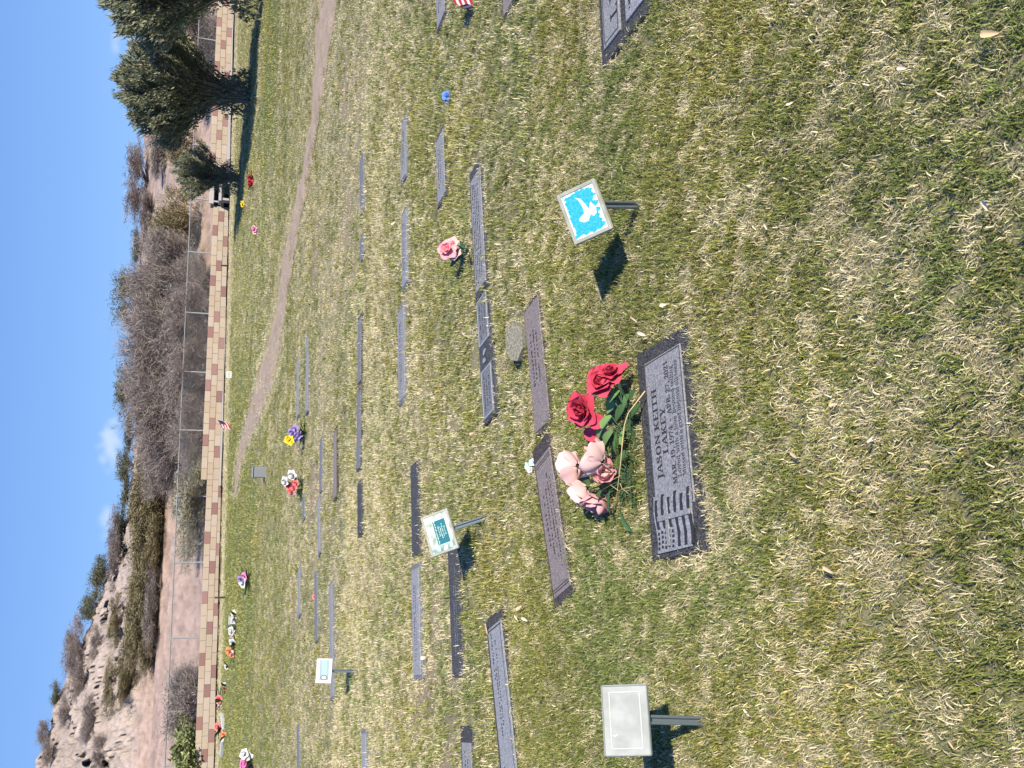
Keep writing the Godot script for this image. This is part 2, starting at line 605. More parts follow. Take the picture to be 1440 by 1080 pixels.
func build_hill() -> void:
	var cells := []
	for q in [[3, 0.40], [5, 1.15]]:
		var a := FastNoiseLite.new()
		a.seed = q[0]
		a.noise_type = FastNoiseLite.TYPE_CELLULAR
		a.cellular_return_type = FastNoiseLite.RETURN_DISTANCE2_SUB
		a.cellular_jitter = 0.9
		a.frequency = q[1]
		var b: FastNoiseLite = a.duplicate()
		b.cellular_return_type = FastNoiseLite.RETURN_CELL_VALUE
		cells.append([a, b])
	var fine := FastNoiseLite.new()
	fine.seed = 8
	fine.frequency = 0.9
	fine.fractal_octaves = 4
	var azs := []
	for i in 520:
		azs.append(lerpf(deg_to_rad(-30.0), deg_to_rad(1.0), i / 520.0))
	for i in 261:
		azs.append(lerpf(deg_to_rad(1.0), deg_to_rad(34.0), i / 260.0))
	var na := azs.size() - 1
	var rs := []
	var r := 28.0
	while r < 74.0:
		rs.append(r)
		r += 0.15 if r > 43.0 and r < 65.5 else 0.3
	while r < 240.0:
		rs.append(r)
		r *= 1.12
	var vs := PackedVector3Array()
	var ns := PackedVector3Array()
	var cs := PackedColorArray()
	var ix := PackedInt32Array()
	for rad in rs:
		for i in na + 1:
			var az: float = azs[i]
			var x: float = rad * sin(az)
			var d: float = rad * cos(az)
			var t := d - ROWS * x
			if t < 35.0:
				vs.append(Vector3(x, ground_y(x, d) - 0.3, -d))
				ns.append(Vector3.UP)
				cs.append(Color(0.4, 0.3, 0.2))
				continue
			var y := hill_y(az, rad)
			if t < 35.35:
				y = ground_y(x, d) + 0.1
			var rocky := smoothstep(44.0, 47.5, rad) * smoothstep(0.03, -0.04, az + 0.05 * n1.get_noise_2d(x * 0.3, d * 0.3))
			rocky = maxf(rocky, 0.35 * smoothstep(45.0, 50.0, rad))
			var f := fine.get_noise_3d(x, y * 2.0, d)
			var f2 := fine.get_noise_3d(x * 3.1, y * 4.0, d * 3.1)
			var disp := f * (0.10 + 0.22 * rocky) + f2 * (0.035 + 0.05 * rocky)
			var crack := 0.0
			var tone := 0.0
			if rocky > 0.02:
				# tilted slabs: stretched along a falling diagonal
				var wx := x + 0.5 * f
				var sx := (wx * 0.80 - y * 0.60) * 0.62
				var sy := (wx * 0.60 + y * 0.80) * 1.55
				var sz := d * 0.55
				for k in 2:
					var e: float = cells[k][0].get_noise_3d(sx, sy, sz * 0.12)
					var v: float = cells[k][1].get_noise_3d(sx, sy, sz * 0.12)
					var gap := 1.0 - smoothstep(-1.0, -0.80 + 0.03 * k, e)
					disp += rocky * ([0.36, 0.17][k] * v - [0.30, 0.15][k] * gap)
					tone += [0.12, 0.10][k] * v
			# outwards: towards the lawn and up
			var ox := -sin(az) * 0.75
			var oz := cos(az) * 0.75
			vs.append(Vector3(x + ox * disp, y + disp * 0.66, -d + oz * disp))
			ns.append(Vector3.UP)
			var dirt := Color(0.56, 0.41, 0.32) * (0.92 + 0.35 * f + 0.35 * f2)
			var stone := Color(0.50, 0.42, 0.36) * (0.97 + tone + 0.25 * f + 0.2 * f2)
			cs.append(dirt.lerp(stone, clampf(rocky * 1.3 + 0.3 * f, 0, 1)))
	for j in rs.size() - 1:
		for i in na:
			var a := j * (na + 1) + i
			ix.append_array([a, a + na + 1, a + 1, a + 1, a + na + 1, a + na + 2])
	var m: StandardMaterial3D = M.vertex.duplicate()
	m.albedo_texture = speckle(512, 0.72, 1.0, 71, 1.0)
	m.uv1_triplanar = true
	m.uv1_world_triplanar = true
	m.uv1_scale = Vector3.ONE * 0.12
	var o := part("hill", grid_mesh(vs, ns, cs, ix), m, self)
	o.set_meta("kind", "structure")
	o.set_meta("label", "rocky desert hill and dirt bank behind the block wall")

# a point on the wall line; s in metres along it from x = 0
func wall_at(s: float, y: float, off := 0.0) -> Vector3:
	var dir := Vector3(1, 0, -ROWS).normalized()
	var nrm := Vector3(-dir.z, 0, dir.x)
	if nrm.z < 0:
		nrm = -nrm
	return Vector3(0, y, -35.0) + dir * s + nrm * off

func wall_s(px: float, py: float) -> float:
	var d := ray(px, py)
	# EYE-level ray meets the wall plane: -z = 35 + ROWS * x
	var k := 35.0 / (-d.z - ROWS * d.x)
	return d.x * k / Vector3(1, 0, -ROWS).normalized().x

func build_wall() -> void:
	var o := thing("block_wall", "low tan block wall chequered with dark red blocks behind the lawn", "wall", wall_at(0, 0.2))
	var turn := atan(ROWS)
	o.rotation.y = turn
	var variants := []
	for k in 4:
		var st := begin()
		bevel_box(st, Vector3(-0.1965, 0, -0.1), Vector3(0.1965, 0.193, 0.1 + 0.004 * k), 0.007)
		variants.append(done(st))
	var half := box_mesh(Vector3(-0.0965, 0, -0.1), Vector3(0.0965, 0.193, 0.102), 0.007)
	var sa := wall_s(287, 672)
	var sb := wall_s(297, 292)
	var sb2 := wall_s(297, 262)
	var s_red := wall_s(294, 543)
	var top_b := EYE - 0.34
	# [from, to, first course (0 is the top of the middle run), courses]
	var runs := [[-19.2, sa, 1, 3], [sa, sb, 0, 3], [sb2, sb2 + 9.0, -1, 3]]
	var reds := {-1: 2.5, 0: 0.0, 1: 1.5, 2: -1.0, 3: 0.5}
	for run in runs:
		for c in range(run[2], run[2] + run[3]):
			var y: float = top_b - 0.2 * (c + 1) - 0.2
			var shift := 0.0 if c % 2 == 0 else 0.2
			var i0 := int(ceil((run[0] - s_red - shift) / 0.4)) - 1
			var i1 := int(floor((run[1] - s_red - shift) / 0.4)) + 1
			for i in range(i0, i1 + 1):
				var s: float = s_red + shift + i * 0.4
				var cut_lo: float = run[0] - (s - 0.2)
				var cut_hi: float = (s + 0.2) - run[1]
				if cut_lo > 0.3 or cut_hi > 0.3:
					continue
				var mesh: Mesh = variants[rng.randi() % 4]
				if cut_lo > 0.1:
					s += 0.1
					mesh = half
				elif cut_hi > 0.1:
					s -= 0.1
					mesh = half
				var u: float = (s - s_red) / 0.4 - reds[c]
				var is_red := absf(fposmod(u + 2.5, 5.0) - 2.5) < 0.26 and mesh != half
				var mm: Material = M.red[rng.randi() % 3] if is_red else M.tan[rng.randi() % 5]
				part("block", mesh, mm, o, Transform3D(Basis(), Vector3(s, y, 0.003 * rng.randf())))
		# mortar core, set back behind the block faces
		var yt: float = top_b - 0.2 * run[2] - 0.2
		part("mortar_core", box_mesh(Vector3(run[0] + 0.01, yt - 0.2 * run[3], -0.085), Vector3(run[1] - 0.01, yt - 0.012, 0.085), 0.004), M.mortar, o)
	# concrete footing that shows under the middle and right runs
	part("footing", box_mesh(Vector3(sa - 0.3, top_b - 1.05, -0.12), Vector3(sb, top_b - 0.803, 0.16), 0.01), M.concrete, o)
	part("footing", box_mesh(Vector3(sb2, top_b - 0.95, -0.12), Vector3(sb2 + 9.0, top_b - 0.603, 0.16), 0.01), M.concrete, o)
	part("footing", box_mesh(Vector3(-19.2, top_b - 1.3, -0.12), Vector3(sa - 0.31, top_b - 1.003, 0.12), 0.01), M.concrete, o)
	# dark boards added in the gap as its shade, white bench before them
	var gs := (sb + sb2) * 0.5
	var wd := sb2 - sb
	var g := thing("added_shade_boards", "added dark boards standing in for shade in the wall gap", "shade_backing", wall_at(gs, ground_y(gs, 35.0 + ROWS * gs)), turn)
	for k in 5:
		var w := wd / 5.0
		part("board", box_mesh(Vector3(-wd / 2 + w * k + 0.006, 0, -0.04), Vector3(-wd / 2 + w * (k + 1) - 0.006, 0.66, -0.005 + 0.004 * (k % 2)), 0.004), M.gap_shade, g)
	part("rail", box_mesh(Vector3(-wd / 2 + 0.02, 0.08, -0.09), Vector3(wd / 2 - 0.02, 0.16, -0.045), 0.004), M.gap_shade, g)
	var bs := gs + 0.05
	var b := thing("white_bench", "white slab bench standing before the dark gap in the wall", "bench", wall_at(bs, ground_y(bs, 34.6 + ROWS * bs), 0.42), turn)
	part("backrest", box_mesh(Vector3(-0.45, 0.55, -0.2), Vector3(0.45, 0.72, -0.14), 0.008), M.concrete, b)
	part("seat", box_mesh(Vector3(-0.45, 0.28, -0.2), Vector3(0.45, 0.38, 0.18), 0.008), M.concrete, b)
	for s in [-0.34, 0.34]:
		part("leg", box_mesh(Vector3(s - 0.045, -0.05, -0.12), Vector3(s + 0.045, 0.278, 0.12), 0.006), M.concrete, b)
		part("back_support", box_mesh(Vector3(s - 0.03, 0.382, -0.2), Vector3(s + 0.03, 0.548, -0.15), 0.005), M.concrete, b)

func build_fence() -> void:
	var turn := atan(ROWS)
	var o := thing("chain_link_fence", "grey chain link fence on the dirt bank behind the wall", "fence", Vector3(0, 0, -36.5))
	o.rotation.y = turn
	var s0 := -20.0
	var s1 := 22.0
	var top := func(s: float) -> float: return EYE + 0.45 + 0.006 * s
	var st := begin(true)
	tube(st, [Vector3(s0, top.call(s0), 0), Vector3(s1, top.call(s1), 0)], 0.022, 0.022, 6)
	part("top_rail", done(st), M.galv, o)
	st = begin(true)
	tube(st, [Vector3(s0, top.call(s0) - 1.02, 0), Vector3(-7.5, top.call(-7.5) - 1.02, 0)], 0.016, 0.016, 6)
	part("bottom_rail", done(st), M.galv, o)
	# posts where the photograph shows them
	for p in [[258, 1075], [258, 1000], [258, 897], [262, 791], [264, 698], [268, 605], [272, 523], [274, 440], [278, 355], [280, 280], [284, 205], [288, 130], [290, 55], [292, -20]]:
		var d := ray(p[0], p[1])
		var k := 36.5 / (-d.z - ROWS * d.x)
		var s := d.x * k / Vector3(1, 0, -ROWS).normalized().x
		st = begin(true)
		tube(st, [Vector3(s, 0.1, 0), Vector3(s, top.call(s) - 0.02, 0)], 0.028, 0.028, 6)
		var post := part("post", done(st), M.galv, o)
		st = begin(true)
		tube(st, [Vector3(s, top.call(s) - 0.018, 0), Vector3(s, top.call(s) + 0.03, 0), Vector3(s, top.call(s) + 0.045, 0)], 0.034, 0.012, 6)
		part("post_cap", done(st), M.galv, post)
	# woven wire, diamond by diamond
	st = begin()
	var h := 1.15
	var n := int((s1 - s0) / 0.075)
	for i in n:
		for dirn in [-1.0, 1.0]:
			var a := s0 + i * 0.075
			var b: float = a + dirn * h
			var y0: float = top.call(a) - h - 0.01
			var p0 := Vector3(a, y0, dirn * 0.003)
			var p1 := Vector3(b, y0 + h, dirn * 0.003)
			var w := Vector3(0.0022, 0, 0)
			quad(st, p0 - w, p0 + w, p1 + w, p1 - w)
	var wire := part("wire_mesh", done(st), M.galv, o)
	wire.set_meta("kind", "stuff")

# ============================================================ grave markers
# left and right ends of the far edge in photograph pixels
func slab(called: String, label: String, lx: float, ly: float, rx: float, ry: float, depth: float, body: Material, raise := 0.012, shrink := 1.0) -> Dictionary:
	depth *= shrink
	var a := on_ground(lx, ly)
	var b := on_ground(rx, ry)
	var dir := (b - a)
	dir.y = 0
	var w := dir.length()
	var turn := atan2(-dir.z, dir.x)
	var near := Vector3(-dir.z, 0, dir.x).normalized()
	if near.z < 0:
		near = -near
	var c := (a + b) * 0.5 + near * depth * 0.5
	c.y = (a.y + b.y) * 0.5
	var o := thing(called, label, "grave marker", c, turn, "flush grave markers in the lawn")
	part("base", box_mesh(Vector3(-w / 2, -0.06, -depth / 2), Vector3(w / 2, raise, depth / 2), 0.005), body, o)
	slabs.append([c.x, c.z, cos(turn), sin(turn), w / 2, depth / 2])
	return {"o": o, "w": w, "d": depth, "y": raise, "turn": turn, "k": shrink}

func panel(s: Dictionary, x0: float, x1: float, z0: float, z1: float, m: Material, called := "panel", thick := 0.004) -> MeshInstance3D:
	return part(called, box_mesh(Vector3(x0, s.y - 0.003, z0 * s.k), Vector3(x1, s.y + thick, z1 * s.k), 0.0018), m, s.o)

func cut_line(s: Dictionary, x0: float, z0: float, x1: float, z1: float, y: float, m: Material) -> void:
	part("border_line", box_mesh(Vector3(x0, y - 0.001, z0 * s.k), Vector3(x1, y + 0.0011, z1 * s.k), 0.0003), m, s.o)

# worn, unreadable lettering: small cut strokes in rows
func strokes(s: Dictionary, y: float, rows: Array, m: Material) -> void:
	var st := begin()
	for r in rows:   # [x0, x1, z, letter height]
		var x: float = r[0]
		while x < r[1]:
			var w: float = r[3] * rng.randf_range(0.25, 0.6)
			var h: float = r[3] * rng.randf_range(0.55, 1.0) * s.k
			var z: float = (r[2] + r[3] * 0.15 * rng.randf_range(-1, 1)) * s.k
			bevel_box(st, Vector3(x, y - 0.001, z - h / 2), Vector3(x + w, y + 0.0012, z + h / 2), 0.0003)
			if rng.randf() < 0.55:
				bevel_box(st, Vector3(x + w * 0.9, y - 0.001, z - h * 0.1), Vector3(x + w * 1.6, y + 0.001, z + h * 0.16), 0.0003)
			x += r[3] * rng.randf_range(0.7, 1.0)
			if rng.randf() < 0.14:
				x += r[3] * 0.8
	part("worn_lettering", done(st), m, s.o)

func letters(s: Dictionary, text: String, x: float, z: float, width: float, height: float, y: float, serif := true, italic := false) -> void:
	var f := SystemFont.new()
	f.font_names = PackedStringArray(["Droid Serif" if serif else "Droid Sans"])
	f.font_weight = 400 if italic else 700
	f.font_italic = italic
	var tm := TextMesh.new()
	tm.font = f
	tm.text = text
	tm.font_size = 64
	tm.pixel_size = 0.01
	tm.depth = 0.02
	tm.curve_step = 4.0
	var bb := tm.get_aabb()
	var kx := width / maxf(bb.size.x, 0.001)
	var ky := height / 0.46
	var b := Basis(Vector3(kx, 0, 0), Vector3(0, 0, -ky), Vector3(0, 0.06, 0))
	var ctr := bb.get_center()
	part("inscription", tm, M.engraved, s.o, Transform3D(b, Vector3(x, y, z) - b * Vector3(ctr.x, 0.22, 0)))

func flat(st: SurfaceTool, pts: Array, y: float, t: float) -> void:
	# a cut-out of the given outline (x, z), standing t above y
	var p2 := PackedVector2Array()
	for p in pts:
		p2.append(Vector2(p[0], p[1]))
	var ids := Geometry2D.triangulate_polygon(p2)
	for k in range(0, ids.size(), 3):
		var a := Vector3(p2[ids[k]].x, y + t, p2[ids[k]].y)
		var b := Vector3(p2[ids[k + 1]].x, y + t, p2[ids[k + 1]].y)
		var c := Vector3(p2[ids[k + 2]].x, y + t, p2[ids[k + 2]].y)
		if (b - a).cross(c - a).y > 0:
			tri(st, a, b, c)
		else:
			tri(st, a, c, b)
	for k in p2.size():
		var a := p2[k]
		var b := p2[(k + 1) % p2.size()]
		quad(st, Vector3(a.x, y, a.y), Vector3(b.x, y, b.y), Vector3(b.x, y + t, b.y), Vector3(a.x, y + t, a.y))

func build_markers() -> void:
	# the near marker with legible lettering and a torn flag and cross
	var s := slab("grave_marker", "grey granite marker with raised lettering, torn flag and cross, beside red roses", 922, 790, 899, 500, 0.315, M.granite)
	var hw: float = s.w / 2
	var top: float = s.y + 0.004
	panel(s, -hw + 0.135, hw - 0.045, -0.105, 0.115, M.panel)
	for q in [[-hw + 0.14, -0.101, hw - 0.05, -0.0985], [-hw + 0.14, 0.1085, hw - 0.05, 0.111], [hw - 0.0525, -0.098, hw - 0.05, 0.108]]:
		cut_line(s, q[0], q[1], q[2], q[3], top, M.engraved)
	letters(s, "JASON KEITH", 0.045, -0.070, 0.265, 0.030, top)
	letters(s, "LAKEY", 0.045, -0.028, 0.135, 0.030, top)
	letters(s, "MAR. 19, 1974  -  APR. 27, 2021", 0.062, 0.015, 0.352, 0.023, top)
	letters(s, "Loved with a love beyond telling", 0.06, 0.045, 0.315, 0.018, top, true, true)
	letters(s, "Missed with a grief beyond all tears", 0.064, 0.071, 0.325, 0.018, top, true, true)
	# flag: a pale ground, dark stripes, star field; the cross lies over it
	var fl := begin()
	var fx := -hw + 0.022
	var wave := func(x: float) -> float: return 0.006 * sin((x - fx) * 42.0)
	var outline := []
	for i in 9:
		outline.append([fx + 0.15 * i / 8.0 - 0.004 + (0.012 if i == 8 else 0.0), -0.108 + wave.call(fx + 0.15 * i / 8.0)])
	outline += [[fx + 0.146, -0.06], [fx + 0.160, -0.03], [fx + 0.147, 0.0], [fx + 0.162, 0.035], [fx + 0.150, 0.07], [fx + 0.158, 0.1]]
	for i in 9:
		outline.append([fx + 0.15 * (8 - i) / 8.0, 0.112 + wave.call(fx + 0.15 * (8 - i) / 8.0) - 0.004 * i])
	flat(fl, outline, s.y - 0.001, 0.0062)
	part("flag_ground", done(fl), M.panel_light, s.o)
	var fy: float = s.y + 0.0052
	for k in 6:
		var z: float = -0.100 + k * 0.0365
		var x0: float = fx + (0.062 if k < 3 else 0.006)
		var pts := []
		for i in 9:
			var x := lerpf(x0, fx + 0.146 + 0.012 * (k % 2), i / 8.0)
			pts.append([x, z + wave.call(x)])
		for i in 9:
			var x := lerpf(fx + 0.146 + 0.012 * (k % 2), x0, i / 8.0)
			pts.append([x, z + 0.017 + wave.call(x) - 0.004 * (i % 2)])
		var sp := begin()
		flat(sp, pts, fy - 0.001, 0.0016)
		part("flag_stripe", done(sp), M.engraved, s.o)
	for i in 4:
		for k in 5:
			var sp := begin()
			var x: float = fx + 0.006 + i * 0.0135 + (0.003 if k % 2 else 0.0)
			var z: float = -0.104 + k * 0.0205 + wave.call(x)
			flat(sp, [[x, z], [x + 0.0085, z + 0.003], [x + 0.007, z + 0.013], [x - 0.001, z + 0.011]], fy - 0.001, 0.0016)
			part("flag_star", done(sp), M.engraved, s.o)
	for q in [[fx + 0.012, -0.045, fx + 0.138, -0.028], [fx + 0.084, -0.09, fx + 0.099, 0.092]]:
		var cb := begin()
		bevel_box(cb, Vector3(q[0], fy - 0.001, q[1]), Vector3(q[2], fy + 0.0036 + (0.0004 if q[1] < -0.05 else 0.0), q[3]), 0.0012)
		part("cross_arm", done(cb), M.panel, s.o)

	# big marker cut by the frame, two raised panels
	s = slab("grave_marker", "large dark marker with two pale raised panels and bold letters", 851, 98, 838, -150, 0.36, M.granite)
	hw = s.w / 2
	top = s.y + 0.006
	panel(s, -hw + 0.05, hw - 0.05, -0.145, -0.02, M.panel, "panel", 0.006)
	panel(s, -hw + 0.05, hw - 0.05, 0.025, 0.15, M.panel_light, "panel", 0.006)
	for z in [-0.136, -0.032]:
		cut_line(s, -hw + 0.068, z - 0.0015, hw - 0.068, z + 0.0015, top, M.engraved)
	cut_line(s, -hw + 0.064, -0.134, -hw + 0.0675, -0.033, top, M.engraved)
	letters(s, "I.", -hw + 0.14, -0.082, 0.045, 0.055, top, true)
	letters(s, "I", -hw + 0.20, -0.082, 0.03, 0.055, top, true)
	strokes(s, top, [[-hw + 0.08, hw - 0.07, 0.055, 0.014], [-hw + 0.1, hw - 0.1, 0.082, 0.016], [-hw + 0.1, hw - 0.1, 0.108, 0.014]], M.engraved)

	# brown pair
	s = slab("grave_marker", "mauve brown marker with double end lines and worn lettering", 783, 858, 752, 634, 0.29, M.mauve_dark, 0.011, 0.70)
	hw = s.w / 2
	top = s.y + 0.004
	panel(s, -hw + 0.035, hw - 0.07, -0.115, 0.12, M.mauve)
	for x in [-hw + 0.05, -hw + 0.06, hw - 0.09, hw - 0.1]:
		cut_line(s, x, -0.108, x + 0.0035, 0.112, top, M.engraved_brown)
	strokes(s, top, [[-hw + 0.22, hw - 0.22, -0.055, 0.022], [-hw + 0.18, hw - 0.2, -0.012, 0.017], [-hw + 0.16, hw - 0.15, 0.03, 0.015], [-hw + 0.12, hw - 0.18, 0.065, 0.014]], M.engraved_brown)
	s = slab("grave_marker", "mauve marker beside a flat leaning stone", 757, 618, 739, 436, 0.27, M.mauve_dark, 0.011, 0.70)
	hw = s.w / 2
	panel(s, -hw + 0.02, hw - 0.02, -0.115, 0.115, M.mauve)
	strokes(s, s.y + 0.004, [[-hw + 0.2, hw - 0.12, -0.05, 0.02], [-hw + 0.22, hw - 0.12, -0.005, 0.02], [-hw + 0.2, hw - 0.15, 0.04, 0.018]], M.engraved_brown)

	# blue-grey double with leaves between its panels
	s = slab("grave_marker", "blue grey double marker with two framed panels and leaves between", 684, 600, 671, 424, 0.30, M.granite_blue, 0.011, 0.70)
	hw = s.w / 2
	for q in [[-hw + 0.02, -0.06], [0.06, hw - 0.02]]:
		panel(s, q[0], q[1], -0.12, 0.10, M.slate)
		for z in [-0.112, 0.09]:
			cut_line(s, q[0] + 0.01, z - 0.0015, q[1] - 0.01, z + 0.0015, s.y + 0.004, M.outline)
		for x in [q[0] + 0.0065, q[1] - 0.0095]:
			cut_line(s, x, -0.11, x + 0.003, 0.088, s.y + 0.004, M.outline)
		strokes(s, s.y + 0.004, [[q[0] + 0.03, q[1] - 0.03, -0.06, 0.016], [q[0] + 0.05, q[1] - 0.04, -0.01, 0.014], [q[0] + 0.05, q[1] - 0.06, 0.04, 0.014]], M.engraved)
	for q in [[-0.028, -0.03, 0.5], [0.022, -0.02, -0.4]]:
		var lf := begin(true)
		petal(lf, Vector3(q[0], s.y + 0.003, q[1] + 0.03), Vector3(q[2] * 0.5, 0, -1), Vector3.UP, 0.05, 0.026, 0.0, 0.08, 0.9)
		part("carved_leaf", done(lf), M.panel_light, s.o)
	s = slab("grave_marker", "long grey marker with dense worn lettering before a pink rose", 672, 424, 662, 246, 0.29, M.granite_blue, 0.011, 0.70)
	hw = s.w / 2
	panel(s, -hw + 0.03, hw - 0.06, -0.11, 0.12, M.panel)
	strokes(s, s.y + 0.004, [[-hw + 0.06, hw - 0.1, -0.07, 0.018], [-hw + 0.06, hw - 0.1, -0.03, 0.018], [-hw + 0.08, hw - 0.12, 0.01, 0.016], [-hw + 0.08, hw - 0.12, 0.05, 0.016]], M.engraved)

	# left: the big pale one with rows of letters
	s = slab("grave_marker", "wide pale grey marker with rows of small dark letters", 712, 1150, 687, 872, 0.34, M.granite, 0.011, 0.70)
	hw = s.w / 2
	panel(s, -hw + 0.03, hw - 0.05, -0.125, 0.15, M.panel_light)
	cut_line(s, hw - 0.066, -0.12, hw - 0.061, 0.14, s.y + 0.004, M.engraved)
	cut_line(s, -hw + 0.05, 0.117, hw - 0.067, 0.121, s.y + 0.004, M.engraved)
	strokes(s, s.y + 0.004, [[hw - 0.27, hw - 0.075, -0.065, 0.018], [hw - 0.5, hw - 0.22, -0.03, 0.016], [hw - 0.46, hw - 0.12, 0.005, 0.014], [-hw + 0.1, hw - 0.62, -0.06, 0.018], [-hw + 0.1, hw - 0.64, -0.02, 0.018], [-hw + 0.1, hw - 0.63, 0.02, 0.016], [-hw + 0.1, hw - 0.7, 0.085, 0.016]], M.engraved)
	s = slab("grave_marker", "dark bordered marker with a pale panel beside bare soil", 656, 1160, 650, 1020, 0.29, M.granite, 0.011, 0.70)
	hw = s.w / 2
	panel(s, -hw + 0.04, hw - 0.075, -0.105, 0.11, M.panel)
	strokes(s, s.y + 0.004, [[-hw + 0.1, hw - 0.12, -0.03, 0.02], [-hw + 0.1, hw - 0.14, 0.03, 0.016]], M.engraved)
	s = slab("grave_marker", "plain dark slate marker edged with pale straw, below the teal plaque", 639, 953, 632, 772, 0.29, M.granite_blue, 0.011, 0.70)
	strokes(s, s.y, [[-s.w / 2 + 0.1, s.w / 2 - 0.2, -0.02, 0.016], [-s.w / 2 + 0.14, s.w / 2 - 0.1, 0.03, 0.014]], M.slate)

	# farther ones: [left end x, y, right end x, y, depth, body, panel or null, label]
	var rows := [
		[586, 955, 581, 796, 0.29, M.slate, M.panel_light, "pale grey marker whose near edge is fringed with grass"],
		[583, 784, 581, 655, 0.27, M.granite_blue, null, "narrow dark marker behind the teal plaque"],
		[563, 572, 563, 438, 0.30, M.slate, M.panel, "grey marker with a rounded end, standing apart in pale turf"],
		[569, 412, 567, 303, 0.26, M.slate, M.panel, "grey marker lying behind the pink rose"],
		[567, 262, 567, 172, 0.26, M.slate, M.panel, "short grey marker left of the blue flower"],
		[619, 296, 616, 198, 0.27, M.granite_blue, M.panel, "grey marker with a dark far edge, near the blue flower"],
		[618, 50, 614, -70, 0.28, M.granite_blue, M.panel, "grey marker beside the small striped flag"],
		[711, 34, 709, -80, 0.27, M.mauve_dark, M.mauve, "mauve marker half sunk in green turf by the striped flag"],
		[509, 305, 508, 228, 0.27, M.slate, null, "weathered grey marker in straw before the dirt track"],
		[509, 372, 508, 340, 0.26, M.slate, null, "small grey marker half hidden by turf"],
		[505, 545, 506, 448, 0.27, M.granite, M.slate, "low marker with a dark far edge beside bare soil"],
		[504, 664, 505, 548, 0.28, M.granite_blue, M.slate, "blue grey marker joined end to end with its neighbour"],
		[506, 757, 505, 680, 0.30, M.granite, M.granite_blue, "dark blue marker edged by a straw line"],
		[513, 1150, 511, 1026, 0.28, M.slate, M.panel_light, "pale marker alone in the straw turf"],
		[467, 986, 465, 822, 0.30, M.slate, M.panel, "long grey marker behind the photo plaque"],
		[472, 706, 471, 606, 0.27, M.mauve_dark, M.mauve, "mauve marker by the bare brown soil strip"],
		[451, 694, 452, 618, 0.27, M.slate, null, "grey marker edged with pale straw beside bare soil"],
		[449, 785, 448, 705, 0.26, M.slate, M.panel, "thin pale marker at the end of the bare soil"],
		[432, 585, 432, 478, 0.30, M.slate, M.panel, "pale grey marker behind the purple and yellow flowers"],
		[419, 592, 419, 508, 0.28, M.slate, M.panel, "grey marker sunk in lush turf near the dirt track"],
		[445, 905, 444, 806, 0.27, M.slate, null, "weathered thin marker with a tiny red bloom on it"],
		[421, 870, 421, 800, 0.30, M.slate, M.panel, "thin grey marker by the reddish soil line"],
		[420, 1090, 419, 1020, 0.30, M.slate, null, "thin grey marker in green turf far from the plaques"],
		[427, 735, 427, 700, 0.28, M.slate, null, "short grey marker behind the white and red bouquet"]]
	for r in rows:
		s = slab("grave_marker", r[7], r[0], r[1], r[2], r[3], r[4], r[5], 0.017, 0.74)
		hw = s.w / 2
		if r[6]:
			panel(s, -hw + 0.02, hw - 0.03, -r[4] / 2 + 0.03, r[4] / 2 - 0.02, r[6])
			if r[0] > 540:
				strokes(s, s.y + 0.004, [[-hw + 0.1, hw - 0.1, -0.04, 0.02], [-hw + 0.12, hw - 0.12, 0.01, 0.016]], M.engraved)

